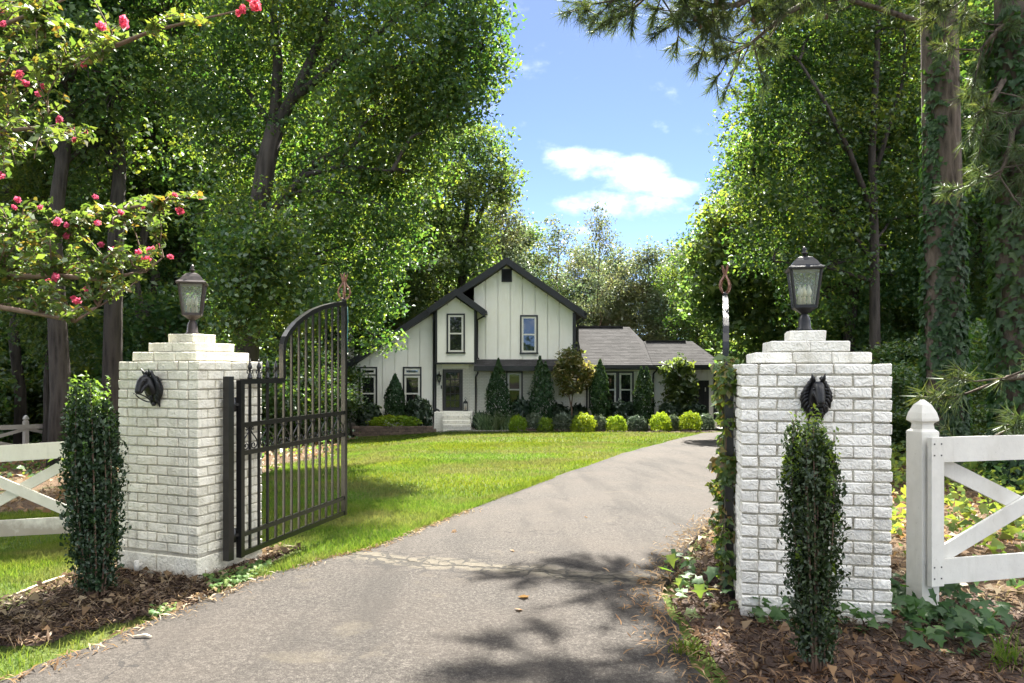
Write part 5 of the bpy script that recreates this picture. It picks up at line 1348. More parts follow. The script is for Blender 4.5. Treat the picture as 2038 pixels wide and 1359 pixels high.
ivy_thing('dense ivy on the pine trunk at the right edge of the photo', l2, r2_, qb0[2], 6.5, 3600, 52, lambda z, a: np.ones_like(z) * .9, .13)
# ------------------------------------------------------------------ clipped columns of holly by the gateposts
def holly(label, base, prof, lean, nst, nleaf, seed, size, sprig, bulk=1.0):
    """prof: (height, radius) pairs. > stem, foliage, new_growth"""
    rng = np.random.default_rng(seed); b = Vector(base); root = thing('holly_shrub', label, 'shrub', base)
    H = [p[0] for p in prof]; Rr = [p[1] for p in prof]; ztop = H[-1]
    st = []; mb = MB()
    for i in range(nst):
        a = 2 * math.pi * i / nst * 2.4 + rng.random(); rel = math.sqrt((i + .5) / nst); zt = ztop * (1.03 - .17 * rng.random())
        pts = []
        for k in range(7):
            z = zt * k / 6; r = np.interp(z, H, Rr) * rel * .95
            pts.append(b + Vector((math.cos(a) * r + lean[0] * z, math.sin(a) * r + lean[1] * z, z)))
        st.append(pts); mb.tube(pts, [.007, .006, .005, .005, .004, .003, .002], 5, False)
    mb.build('stem', M['twig'], root)
    pk = rng.integers(0, nst, nleaf); tt = rng.random(nleaf) ** .8 * .93 + .07
    sa = np.array([[tuple(q) for q in p] for p in st]); ff = tt * 6; ii_ = np.minimum(ff.astype(int), 5); fr_ = (ff - ii_)[:, None]
    ctr = sa[pk, ii_] * (1 - fr_) + sa[pk, ii_ + 1] * fr_
    a = rng.uniform(0, 2 * np.pi, nleaf); wd = (.026 + .034 * np.sin(np.pi * np.clip(tt * .85 + .12, 0, 1))) * (1 + .35 * np.sin(tt * 31 + pk * 2.1)) * bulk
    rr = wd * (.3 + .9 * rng.random(nleaf) ** .6)
    C_ = np.stack([ctr[:, 0] + np.cos(a) * rr, ctr[:, 1] + np.sin(a) * rr, ctr[:, 2]], 1)
    out = np.stack([np.cos(a), np.sin(a), np.full(nleaf, .6)], 1); out /= np.linalg.norm(out, axis=1)[:, None]
    V, Fq = leaf_quads(C_, size, rng, .4, .5, axis=out * .8 + np.array([0, 0, .7]), nrm=out); V -= np.array(base)
    link('foliage', np_mesh('holly_foliage', V, Fq, M['hollyleaf']), root)
    Cn = []; An = []
    for i in range(sprig):
        a = rng.uniform(0, 2 * np.pi); top = i < sprig * .8
        z0 = ztop * (rng.uniform(.82, 1.0) if top else rng.uniform(.25, .8)); r0 = np.interp(z0, H, Rr) * (rng.random() ** .5 if top else 1.0)
        ln = rng.uniform(.08, .19) if top else rng.uniform(.05, .12)
        for k in range(16):
            t = k / 15; ph = k * 2.4
            Cn.append((b.x + math.cos(a) * r0 + lean[0] * z0 + math.cos(ph) * .011, b.y + math.sin(a) * r0 + lean[1] * z0 + math.sin(ph) * .011, b.z + z0 - ln * .4 + ln * t)); An.append((math.cos(ph), math.sin(ph), 1.0))
    Cn, An = np.array(Cn), np.array(An); V, Fq = leaf_quads(Cn, size * 1.05, rng, .3, .48, axis=An); V -= np.array(base)
    link('new_growth', np_mesh('holly_new_growth', V, Fq, M['hollynew']), root); return root
g = G(192, 1197)
holly('tall dark column of holly with bright tips, left of the left gatepost', tuple(g), [(0, .05), (.15, .08), (.45, .125), (.8, .148), (1.02, .145), (1.18, .13), (1.28, .125), (1.34, .12)], (-.03, 0), 26, 19000, 61, .025, 80, 1.15)
g = G(1622, 1345)
holly('narrow dark column of holly in front of the right gatepost', tuple(g), [(0, .04), (.2, .06), (.5, .088), (.75, .115), (.95, .12), (1.06, .118), (1.12, .112), (1.17, .105)], (.005, .06), 20, 14000, 62, .022, 60, 1.0)

# ------------------------------------------------------------------ crape myrtle leaning in from the left
cb = Vector((-4.9, 5.6, 0)); cb.z = gz(cb.x, cb.y)
cm = thing('crape_myrtle', 'crape myrtle with pink blossoms arching in at the top left', 'tree', tuple(cb))
rng = np.random.default_rng(71)
def PB(x, y, Y): return P(x, y, Y)
arch = [[cb, cb + Vector((.1, -.1, 1.6)), PB(-120, 250, 5.3), PB(0, 145, 5.1), PB(130, 128, 5.0), PB(210, 100, 4.9), PB(300, 62, 4.9), PB(400, 38, 4.9), PB(500, 15, 4.9)],
        [cb + Vector((.05, 0, 0)), cb + Vector((.2, -.3, 1.5)), PB(-140, 480, 5.0), PB(0, 552, 4.9), PB(110, 548, 4.8), PB(200, 556, 4.75), PB(290, 540, 4.7), PB(325, 512, 4.7)],
        [cb, cb + Vector((.2, -.1, 1.4)), PB(-120, 470, 5.2), PB(20, 470, 5.1), PB(130, 440, 5.0), PB(240, 418, 5.0), PB(330, 398, 4.9), PB(395, 386, 4.9)],
        [cb, cb + Vector((.1, -.1, 1.8)), PB(-150, 180, 5.1), PB(-20, 60, 4.9), PB(80, 20, 4.8), PB(170, -20, 4.8)],
        [cb, cb + Vector((.2, 0, 1.7)), PB(-140, 300, 5.1), PB(0, 262, 4.9), PB(90, 252, 4.8), PB(170, 268, 4.75)],
        [cb, cb + Vector((.2, -.2, 1.2)), PB(-140, 560, 4.9), PB(-20, 608, 4.75), PB(80, 625, 4.65), PB(150, 640, 4.6), PB(195, 610, 4.6)]]
mb = MB()
for a in arch: mb.tube(a, [.035 - .031 * i / (len(a) - 1) for i in range(len(a))], 6)
tw = []
def twig(a, b): 
    pts = wander(a, b, rng, 3, .06, .05); mb.tube(pts, [.006, .005, .004, .002], 4, False); tw.append(pts)
# leafy regions (px): centre, radii, depth, twigs
REG = [(60, 40, 90, 60, 4.9, 16), (150, 90, 90, 50, 4.9, 14), (60, 120, 90, 50, 5.0, 16), (270, 70, 70, 26, 4.9, 6), (370, 45, 60, 20, 4.9, 4), (60, 200, 80, 50, 4.9, 12), (40, 265, 70, 40, 4.8, 10), (140, 270, 60, 24, 4.8, 6),
       (60, 430, 80, 40, 5.0, 16), (60, 500, 90, 50, 4.9, 22), (170, 450, 80, 40, 4.95, 16), (180, 520, 80, 40, 4.8, 16), (270, 440, 60, 36, 4.9, 9), (250, 520, 70, 30, 4.75, 10), (330, 400, 55, 20, 4.9, 6), (60, 570, 70, 40, 4.75, 10), (150, 600, 60, 35, 4.7, 9), (215, 570, 50, 25, 4.7, 5), (40, 330, 50, 40, 4.9, 4), (-60, 120, 70, 120, 5, 14), (-70, 500, 80, 120, 5, 16), (40, 0, 80, 60, 4.9, 8)]
anchors = [q for a in arch for q in a[2:]]
lc = []; ax = []
for x, y, rx, ry, Y, n in REG:
    for k in range(int(n * 1.6)):
        a = rng.uniform(0, 2 * np.pi); r = rng.random() ** .5
        e = PB(x + math.cos(a) * r * rx, y + math.sin(a) * r * ry, Y + rng.normal(0, .22))
        st = min(anchors, key=lambda q: (q - e).length + max(0, q.x - e.x) * 1.5); d = (e - st); L0 = min(d.length, .42); st = e - d.normalized() * L0 if d.length > .05 else st
        twig(st, e)
for pts in tw:
    n = 22
    for k in range(n):
        t = .25 + .75 * k / n; f = t * 3; i = min(int(f), 2); p = pts[i].lerp(pts[i + 1], f - i); dr_ = (pts[i + 1] - pts[i]).normalized()
        s = (-1) ** k; sd = dr_.cross(Vector((0, 0, 1))); sd = sd.normalized() if sd.length > .05 else Vector((1, 0, 0))
        a_ = dr_ * .5 + sd * s + Vector(rng.normal(0, .35, 3)); a_.normalize()
        lc.append(p + a_ * .028); ax.append(a_)
mb.build('branch', M['twig'], cm)
lc = np.array([tuple(p) for p in lc]); ax = np.array([tuple(p) for p in ax])
V, Fq = leaf_quads(lc, .046, rng, .45, .55, axis=ax, fold=.12); V -= np.array(cb)
link('foliage', np_mesh('crape_myrtle_foliage', V, Fq, M['myrtleleaf']), cm)
# blossoms
bl_me = []
for v_ in range(3):
    r2 = np.random.default_rng(80 + v_); n = 85
    d = r2.normal(0, 1, (n, 3)); d /= np.linalg.norm(d, axis=1)[:, None]; C_ = d * np.array([.03, .03, .042]) * (.5 + .5 * r2.random((n, 1)))
    V, Fq = leaf_quads(C_, .020, r2, .5, .9, nrm=d, fold=.3); bl_me.append(np_mesh('blossom', V, Fq, M['blossom']))
BL = [(247, 45, 1.3), (203, 52, 1.2), (197, 76, .7), (483, 18, 1.0), (508, 8, 1.5), (495, -6, 1.3), (474, 26, .7), (165, 127, .8), (150, 132, .5), (38, 148, 1), (50, 165, .9), (78, 187, .9), (85, 172, .6), (118, 238, .9), (150, 262, 1.1), (148, 278, .6), (170, 262, .6),
      (3, 22, 1), (6, 48, .8), (1, 348, .9), (35, 397, .9), (28, 412, .6), (80, 412, .6), (190, 392, .7), (114, 442, 1), (132, 448, .7), (152, 448, .6), (194, 443, .8), (240, 422, .7), (298, 396, .8), (348, 388, .6), (378, 389, .7), (397, 391, .8), (285, 413, .5), (358, 419, 1.0), (131, 470, .9), (201, 487, .8),
      (224, 497, .7), (276, 502, .9), (290, 515, 1), (302, 498, 1.1), (318, 490, .7), (339, 511, .7), (210, 532, .5), (97, 562, 1.1), (112, 552, 1.1), (174, 576, 1), (153, 599, 1), (146, 592, .6)]
for i, (x, y, s) in enumerate(BL):
    o = link('blossom', bl_me[i % 3], cm); p = PB(x, y, 4.72 + .12 * (i % 3)) - cb; o.location = p; o.scale = (s * .72, s * .72, s * .72); o.rotation_euler = (i, i * 2.1, i * .7)

# ------------------------------------------------------------------ planting at the house
def cone_shrub(name, label, x, ytop, ybase, w, Y, seed, lm, n, size, prof, tips=((0, 0, 1),), stem=False):
    """Conifer made of upright sprays on a profile; tips: leaders as (dx, dy, height share)."""
    rng = np.random.default_rng(seed); a_, b_ = P(x, ybase, Y), P(x, ytop, Y); H = b_.z - a_.z; Rm = w * .5 * Y / F; Vs = []; Fs = []; off = 0
    for k, (dx, dy, hs) in enumerate(tips):
        m_ = n // len(tips); t = rng.random(m_) ** 1.1; r = np.interp(t, [p[0] for p in prof], [p[1] for p in prof]) * Rm; a = rng.uniform(0, 2 * np.pi, m_)
        r = r * (.55 + .45 * rng.random(m_) ** .4) * (1 + .10 * np.sin(a * 5 + t * 23) + .08 * np.sin(a * 3 - t * 14))
        C_ = np.stack([dx * Rm * t + np.cos(a) * r, dy + np.sin(a) * r, t * H * hs], 1)
        out = np.stack([np.cos(a), np.sin(a), np.full(m_, .25)], 1)
        V, Fq = leaf_quads(C_, size, rng, .55, .42, axis=out * .5 + np.array([0, 0, 1.0]), nrm=out); Vs.append(V); Fs.append(Fq + off); off += len(V)
    o = link(name, np_mesh(name, np.concatenate(Vs), np.concatenate(Fs), lm)); o.location = a_; setp(o, label, 'shrub'); return o
AP = [(0, .55), (.12, .86), (.35, 1), (.55, .86), (.75, .56), (.92, .2), (1, .02)]
for i, (x, yt, yb_, w, Y, lab, tips) in enumerate([
    (786, 745, 838, 44, 34.6, 'short broad dark arborvitae between the two left wing windows', ((0, 0, 1),)), (992, 714, 848, 50, 34.2, 'dark arborvitae beside the front steps, left of a ground floor window', ((0, 0, 1), (-.25, .1, .86))),
    (1077, 709, 850, 50, 34.2, 'tallest dark arborvitae, with a second tip, under the gable wall', ((-.1, 0, 1), (.35, .1, .92))), (1194.5, 716, 834, 40, 34.2, 'slim pointed arborvitae just left of the wing windows', ((0, 0, 1),)),
    (1281, 731, 842, 40, 34.0, 'twin tipped arborvitae at the corner of the garage', ((-.25, 0, 1), (.35, .1, 1))) ]):
    cone_shrub('arborvitae', lab, x, yt, yb_, w, Y, 90 + i, M['arbor'], 5200, .105, AP, tips)
def ball_mesh(seed, lm, n, size, flat=.86, rough=.10):
    rng = np.random.default_rng(seed); d = rng.normal(0, 1, (n, 3)); d /= np.linalg.norm(d, axis=1)[:, None]; d[:, 2] = np.where(d[:, 2] < -.55, -d[:, 2], d[:, 2])
    r = (.55 + .45 * rng.random(n) ** .35) * (1 + rough * np.sin(d[:, 0] * 9 + d[:, 2] * 7) * np.sin(d[:, 1] * 8))
    C_ = d * r[:, None]; C_[:, 2] = C_[:, 2] * flat + .55 * flat
    V, Fq = leaf_quads(C_, size, rng, .45, .5, axis=d + np.array([0, 0, .3]), nrm=d); return np_mesh('shrub_leaves', V, Fq, lm)
def put(name, me, label, x, ybase, ytop, w, Y, rz, group=None, wd=None):
    a_, b_ = P(x, ybase, Y), P(x, ytop, Y); H = b_.z - a_.z; r = w * .5 * Y / F
    o = link(name, me); o.location = a_; o.scale = (r, wd or r, H / 1.33); o.rotation_euler = (0, 0, rz); setp(o, label, 'shrub', group); return o
lime = ball_mesh(100, M['lime'], 2600, .13, .86, .17); lime2 = ball_mesh(107, M['lime'], 2200, .14, .8, .22); grey = ball_mesh(101, M['greyshrub'], 2000, .16); dark = ball_mesh(102, M['darkshrub'], 1500, .24, .86, .2); loose = ball_mesh(103, M['magnolia'], 1700, .20, .86, .25)
GL = 'round lime shrubs along the front bed'
for i, (x, yb_, yt, w, lab) in enumerate([(1030, 858, 827, 35, 'lime green globe shrub nearest the front steps'), (1085, 859, 827, 36, 'lime globe shrub below the tallest arborvitae'), (1161, 860, 824, 47, 'broad lime globe shrub under the bronze leaved young tree'),
    (1227, 858, 823, 42, 'lime globe shrub under the wing windows'), (1315, 857, 822, 41, 'lime globe shrub in front of the garage corner'), (1374, 855, 820, 42, 'lime globe shrub nearest the garage door')]): put('globe_shrub', (lime, lime2)[i % 2], lab, x, yb_, yt + (0, 2, -1, 3, 0, -2)[i], w * (1, .94, 1.05, .97, 1.06, 1)[i], 32.1 + .25 * math.sin(i * 2.3), i * 1.3, GL)
GG = 'grey green shrubs between the lime ones'
for i, (x, yb_, yt, w, lab) in enumerate([(1120, 856, 822, 44, 'grey green shrub left of the broad lime globe'), (1191, 856, 826, 34, 'grey green shrub right of the broad lime globe'), (1268, 858, 827, 42, 'silvery rounded shrub between two lime globes below the twin arborvitae'), (1340, 856, 826, 30, 'small grey shrub between the last two lime globes'), (1404, 854, 824, 36, 'grey shrub at the right end of the front bed by the apron'), (1062, 852, 822, 34, 'small grey shrub between the first two lime globes')]): put('grey_shrub', grey, lab, x, yb_, yt, w, 32.4, i * 1.9, GG)
for i, (x, yb_, yt, w, Y, lab) in enumerate([(1038, 846, 797, 46, 35.0, 'dark glossy shrub under the ground floor window'), (1112, 846, 806, 44, 35.0, 'dark shrub left of the bronze leaved young tree'), (1150, 848, 808, 44, 35.1, 'dark shrub behind the broad lime globe'), (1236, 846, 800, 66, 35.0, 'wide dark shrub under the wing windows'), (957, 852, 822, 34, 34.8, 'low dark shrub beside the downspout by the steps'),
    (735, 850, 807, 50, 34.9, 'dark rose bush under the leftmost window'), (832, 850, 795, 54, 34.9, 'dark loose bush under the second left wing window'), (1338, 848, 802, 52, 34.6, 'dark green shrub at the foot of the glossy young tree'), (1386, 846, 806, 48, 34.4, 'dark low shrub beside the garage door')]): put('dark_shrub', dark, lab, x, yb_, yt, w, Y, i * 2.3)
put('low_hedge', lime, 'low green hedge along the left wing above the retaining wall', 785, 850, 826, 100, 34.2, .0, None, .7)
# glossy young tree by the garage
ml = thing('magnolia_tree', 'young glossy leaved tree in front of the garage wall', 'tree', tuple(P(1352, 835, 34.8))); b_ = P(1352, 835, 34.8); mb = MB()
rng = np.random.default_rng(110); bl = [pxblob(*q, 34.8) for q in ((1340, 745, 22, 24), (1352, 726, 20, 14), (1368, 768, 22, 20), (1345, 785, 26, 22), (1372, 790, 18, 16), (1335, 800, 16, 16), (1358, 805, 24, 16), (1366, 740, 12, 14))]
for c, r in bl: mb.tube(wander(b_, c, rng, 4, .05), [.035, .03, .025, .018, .01], 5)
mb.build('trunk', M['twig'], ml)
cc, _, _ = clumps(bl, 190, rng, .3); V, Fq = leaf_quads(spray(cc, 16, .13, rng, 1), .19, rng, .35, .45); V -= np.array(b_); link('crown', np_mesh('magnolia_crown', V, Fq, M['magnolia']), ml)
# bronze young crape myrtle
b_ = P(1137, 845, 34.4); ct = thing('young_tree', 'small bronze leaved tree with a slim forked stem before the brick wall', 'tree', tuple(b_)); mb = MB()
mb.tube([b_, P(1138, 815, 34.4), P(1134, 795, 34.4), P(1130, 780, 34.4), P(1122, 745, 34.3)], [.045, .04, .032, .026, .012], 6); mb.tube([P(1137, 808, 34.4), P(1140, 785, 34.4), P(1150, 750, 34.4), P(1155, 720, 34.4)], [.034, .028, .02, .01], 6)
bl = [pxblob(*q, 34.4) for q in ((1125, 720, 18, 20), (1140, 705, 14, 18), (1150, 730, 22, 20), (1168, 745, 18, 18), (1125, 750, 22, 18), (1148, 762, 24, 16), (1135, 778, 18, 10), (1112, 738, 9, 12))]
for c, r in bl: mb.tube(wander(P(1140, 785, 34.4), c, rng, 4, .05), [.02, .018, .014, .01, .006], 4)
for x, y in ((1128, 690), (1136, 684), (1150, 692), (1172, 712), (1104, 712)): mb.tube([P(x + 4, y + 40, 34.4), P(x, y, 34.4)], [.008, .004], 3)
mb.build('trunk', M['twig'], ct)
cc, _, _ = clumps(bl, 200, rng, .3); V, Fq = leaf_quads(spray(cc, 18, .13, rng, .8), .14, rng, .4, .5); V -= np.array(b_); link('crown', np_mesh('young_tree_crown', V, Fq, M['bronzeleaf']), ct)
# grassy clumps
def blades(C_, h, w, rng, lean=.35):
    n = len(C_); a = rng.uniform(0, 2 * np.pi, n); hh = h * np.clip(1 + rng.normal(0, .3, n), .4, 1.8); ln = lean * rng.random(n) * hh
    d = np.stack([np.cos(a), np.sin(a), np.zeros(n)], 1); a2 = rng.uniform(0, 2 * np.pi, n); s = np.stack([np.cos(a2), np.sin(a2), np.zeros(n)], 1) * (w * .5)
    V = np.empty((n, 5, 3)); m_ = C_ + d * ln[:, None] * .35 + np.array([0, 0, 1.0]) * (hh * .6)[:, None]
    V[:, 0] = C_ - s; V[:, 1] = C_ + s; V[:, 2] = m_ + s * .75; V[:, 3] = m_ - s * .75; V[:, 4] = C_ + d * ln[:, None] + np.array([0, 0, 1.0]) * hh[:, None]
    return V, n
def blade_mesh(name, C_, h, w, rng, m, lean=.35):
    V, n = blades(C_, h, w, rng, lean); b0_ = np.arange(n) * 5
    T = np.concatenate([np.stack([b0_, b0_ + 1, b0_ + 2], 1), np.stack([b0_, b0_ + 2, b0_ + 3], 1), np.stack([b0_ + 3, b0_ + 2, b0_ + 4], 1)])
    return np_mesh(name, V.reshape(-1, 3), T, m, 3)
rng = np.random.default_rng(120)
lm_ = blade_mesh('liriope', rng.normal(0, .10, (130, 3)) * np.array([1, 1, 0]), .5, .022, rng, M['liriope'], 1.1)
for i, (x, y, lab) in enumerate([(990, 857, 'strappy grass clump nearest the left lime globe'), (1008, 855, 'strappy grass clump tucked behind the first lime globe'), (962, 857, 'strappy grass clump beside the front steps'), (975, 861, 'strappy grass clump at the edge of the curved walkway')]):
    p = P(x, y, 33.7); o = link('liriope_clump', lm_); o.location = (p.x, 33.7, gz(p.x, 33.7) + .02); o.rotation_euler = (0, 0, i * 1.4); o.scale = (1.4, 1.4, 1.2); setp(o, lab, 'plant', 'liriope clumps by the steps')

# ------------------------------------------------------------------ creeper on the right gate, ivy at its foot
rng = np.random.default_rng(130); vb = Vector((1.36, 4.9, 0))
cv = thing('creeper_vine', 'virginia creeper climbing the right gate and its hinge post', 'vine', tuple(vb)); mb = MB(); lc = []; out = []
for k in range(6):
    pts = []; x0 = 1.34 + .02 * k; y0 = 4.72 + .10 * k
    top = [1.5, 1.42, 1.3, 1.52, .9, 1.1][k]
    for i in range(14):
        z = top * i / 13; pts.append(Vector((x0 + .03 * math.sin(i * 1.3 + k) + .012 * z, y0 + .05 * math.cos(i * 1.1 + k * 2), z)))
    mb.tube(pts, .0045, 4, False)
    for i in range(int(top * 24)):
        z = top * rng.random() ** .75; f = z / top * 13; j = min(int(f), 12); p = pts[j].lerp(pts[j + 1], f - j)
        o_ = Vector((rng.normal(-.12, .5), rng.normal(-.8, .4), rng.normal(.3, .3))).normalized(); q = p + o_ * rng.uniform(.02, .06); lc.append(q); out.append(o_)
for i in range(34):   # the bushy top, leaning out over the drive
    q = Vector((1.355 + rng.normal(0, .04), 4.70 + rng.normal(0, .06), 1.38 + rng.normal(0, .06))); lc.append(q); out.append(Vector((rng.normal(-.3, .5), -.6, .7)))
mb.build('stem', M['twig'], cv)
lc = np.array([tuple(p) for p in lc]); out = np.array([tuple(p) for p in out])
def palmate(C_, out, size, rng):
    """Five separate leaflets on one point."""
    Cs = []; axs = []; ns = []
    for k in range(5):
        a = (k - 2) * .62; t = np.tile(np.array([0, -.25, -1.0]), (len(C_), 1)) + rng.normal(0, .2, (len(C_), 3)); o_ = out / np.linalg.norm(out, axis=1)[:, None]
        t -= o_ * (t * o_).sum(1)[:, None]; t /= np.linalg.norm(t, axis=1)[:, None]; b = np.cross(o_, t); d = t * math.cos(a) + b * math.sin(a)
        Cs.append(C_ + d * size * .5); axs.append(d * 3); ns.append(o_)
    return leaf_quads(np.concatenate(Cs), size, rng, .6, .5, .2, axis=np.concatenate(axs), nrm=np.concatenate(ns))
V, Fq = palmate(lc, out, .062, rng); V -= np.array(vb); link('foliage', np_mesh('creeper_foliage', V, Fq, M['vineleaf']), cv)
def ivy_patch(label, pts, n, seed, size, name='ivy_patch', mat='ivyleaf', h=.10):
    rng = np.random.default_rng(seed); poly = [tuple(p) for p in pts]; xs = [p[0] for p in poly]; ys = [p[1] for p in poly]
    X = rng.uniform(min(xs), max(xs), n * 3); Y = rng.uniform(min(ys), max(ys), n * 3); k = pip(X, Y, poly); X, Y = X[k][:n], Y[k][:n]
    C_ = np.stack([X, Y, zg(X, Y) + .03 + h * rng.random(len(X))], 1); out = np.tile(np.array([0, -.35, 1.0]), (len(C_), 1)); V, Fq = lobed(C_, size, rng, out)
    c = C_.mean(0); V -= c; o = link(name, np_mesh(name, V, Fq, M[mat], 3)); o.location = c; setp(o, label, kind='stuff'); return o
ivy_patch('ivy sprawling at the foot of the right gatepost beside the fence post', [(1.95, 3.75), (2.35, 3.75), (2.75, 4.1), (2.7, 4.6), (2.2, 4.7), (2.15, 4.1)], 200, 131, .085, h=.16)
ivy_patch('ivy sprigs along the bottom of the right gatepost', [(1.28, 4.2), (2.05, 4.0), (2.1, 4.12), (1.3, 4.38)], 60, 132, .07, h=.13)
ivy_patch('creeper seedlings in the mulch left of the right gatepost', [(.95, 4.3), (1.3, 4.4), (1.32, 5.6), (1.15, 5.9), (1.02, 5.0)], 46, 133, .08, mat='vineleaf', h=.14)
ivy_patch('low weeds at the foot of the left gatepost by the drive', [tuple(G(*q)[:2]) for q in ((405, 1165), (540, 1128), (535, 1148), (470, 1178), (420, 1190))], 240, 134, .04, mat='cover', h=.05)
ivy_patch('little clover tuft on the edge of the drive below the holly', [tuple(G(*q)[:2]) for q in ((295, 1225), (350, 1215), (345, 1232), (300, 1240))], 70, 135, .032, mat='cover', h=.03)

# ------------------------------------------------------------------ ground cover, grass, litter
def scatter(n, x0, x1, y0, y1, rng): return rng.uniform(x0, x1, n), rng.uniform(y0, y1, n)
rng = np.random.default_rng(140)
X, Y = scatter(26000, 2.0, 16, 4.4, 19, rng)
k = (X > right_edge(Y) + .15) & ~pip(X, Y, BED_R) & ((np.sin(X * 1.7 + Y) + np.sin(Y * 2.3 - X * .8) + rng.normal(0, .7, len(X))) > -.75); X, Y = X[k], Y[k]
hh = .04 + .28 * rng.random(len(X)) ** 2 + .25 * ss(7, 11, Y) * rng.random(len(X))
V, Fq = leaf_quads(np.stack([X, Y, zg(X, Y) + hh], 1), .085, rng, .55, .72)
o = link('ground_cover', np_mesh('ground_cover', V, Fq, M['cover'])); setp(o, 'leafy ground cover under the right wood behind the fence', kind='stuff')
X, Y = scatter(9000, -26, -3.2, 9, 40, rng); k = forest_mask(X, Y) > .5; X, Y = X[k], Y[k]; k = np.sin(X * .9) + np.sin(Y * .7 + X * .3) > .2; X, Y = X[k], Y[k]
V, Fq = leaf_quads(np.stack([X, Y, zg(X, Y) + .05 + .3 * rng.random(len(X)) ** 2], 1), .13, rng, .5, .65)
o = link('ground_cover', np_mesh('ground_cover', V, Fq, M['understory'])); setp(o, 'scattered seedlings on the floor of the left wood', kind='stuff')
# lawn
rng = np.random.default_rng(150)
def lawn_ok(X, Y): return (X < left_edge(Y) - .03) & ~pip(X, Y, BED_L) & ~pip(X, Y, HB) & ~pip(X, Y, HB2) & (forest_mask(X, Y) < .45)
Cs = []
for n, x0, x1, y0, y1 in ((90000, -4.6, .2, 5.2, 9.5), (75000, -7, 2.3, 9.5, 16), (75000, -8, 6, 15, 23), (60000, -9, 10, 21, 33.5), (26000, -5.5, -1.2, 2.6, 5.3), (30000, -8.5, -4, 5.0, 10)):
    X, Y = scatter(n, x0, x1, y0, y1, rng); k = lawn_ok(X, Y); Cs.append(np.stack([X[k], Y[k], zg(X[k], Y[k])], 1))
near = np.concatenate([Cs[0], Cs[4], Cs[5]]); mid_ = Cs[1]; far_ = Cs[3]; mid2 = Cs[2]
o = link('grass', blade_mesh('grass', near, .040, .005, rng, M['grass'], 1.2)); setp(o, 'mown grass of the lawn near the gate', kind='stuff')
o = link('grass', blade_mesh('grass', mid_, .042, .009, rng, M['grass'], 1.2)); setp(o, 'mown grass of the middle lawn', kind='stuff')
o = link('grass', blade_mesh('grass', mid2, .042, .012, rng, M['grass'], 1.2)); setp(o, 'mown grass of the upper lawn', kind='stuff')
o = link('grass', blade_mesh('grass', far_, .045, .018, rng, M['grass'], 1.2)); setp(o, 'mown grass of the lawn before the house', kind='stuff')
# uneven longer tufts along the edge of the drive
ys = rng.uniform(5.2, 12, 9000); xs = left_edge(ys) - np.abs(rng.normal(0, .09, 9000)) + .03; k = ~pip(xs, ys, BED_L); C_ = np.stack([xs[k], ys[k], zg(xs[k], ys[k])], 1)
o = link('grass', blade_mesh('grass', C_, .07, .006, rng, M['grass'], 1.2)); setp(o, 'ragged grass along the edge of the driveway', kind='stuff')
# bark chips and pine straw
def chips(name, poly, n, seed, label, skew=1.0):
    rng = np.random.default_rng(seed); xs = [p[0] for p in poly]; ys = [p[1] for p in poly]
    X, Y = scatter(n, min(xs), max(xs), min(ys), max(ys), rng); k = pip(X, Y, poly); X, Y = X[k], Y[k]
    C_ = np.stack([X, Y, zg(X, Y) + .028 + .03 * rng.random(len(X))], 1); V, Fq = leaf_quads(C_, .042, rng, .88, .2, .5, fold=.08)
    o = link(name, np_mesh(name, V, Fq, M['chip'])); setp(o, label, kind='stuff')
    m_ = len(X) // 5; C2 = C_[:m_] + np.array([0, 0, .01]); V, Fq = leaf_quads(C2, .085, rng, .93, .04, .4, fold=.12)
    o = link('pine_straw', np_mesh('pine_straw', V, Fq, M['deadleaf'])); setp(o, label.replace('bark chips', 'pine straw'), kind='stuff')
    m_ = len(X) // 40; C2 = C_[-m_:] + np.array([0, 0, .012]); V, Fq = leaf_quads(C2, .05, rng, .6, .6, .4, fold=.3)
    o = link('leaf_litter', np_mesh('leaf_litter', V, Fq, M['deadleaf'])); setp(o, label.replace('bark chips', 'dead leaves'), kind='stuff')
chips('bark_chips', BED_L, 30000, 160, 'bark chips on the bed round the left gatepost')
chips('bark_chips', BED_R, 44000, 161, 'bark chips on the bed round the right gatepost')
rng = np.random.default_rng(162); X, Y = scatter(12000, 1.5, 14, 4.2, 15, rng); k = X > right_edge(Y) + .05; X, Y = X[k], Y[k]
V, Fq = leaf_quads(np.stack([X, Y, zg(X, Y) + .02 + .03 * rng.random(len(X))], 1), .075, rng, .8, .5, fold=.3); o = link('leaf_litter', np_mesh('leaf_litter', V, Fq, M['deadleaf'])); setp(o, 'dead leaves on the floor of the right wood', kind='stuff')
X, Y = scatter(9000, -22, -3, 8.5, 30, rng); k = forest_mask(X, Y) > .3; X, Y = X[k], Y[k]
V, Fq = leaf_quads(np.stack([X, Y, zg(X, Y) + .02 + .03 * rng.random(len(X))], 1), .11, rng, .8, .5, fold=.3); o = link('leaf_litter', np_mesh('leaf_litter', V, Fq, M['deadleaf'])); setp(o, 'dead leaves on the floor of the left wood', kind='stuff')
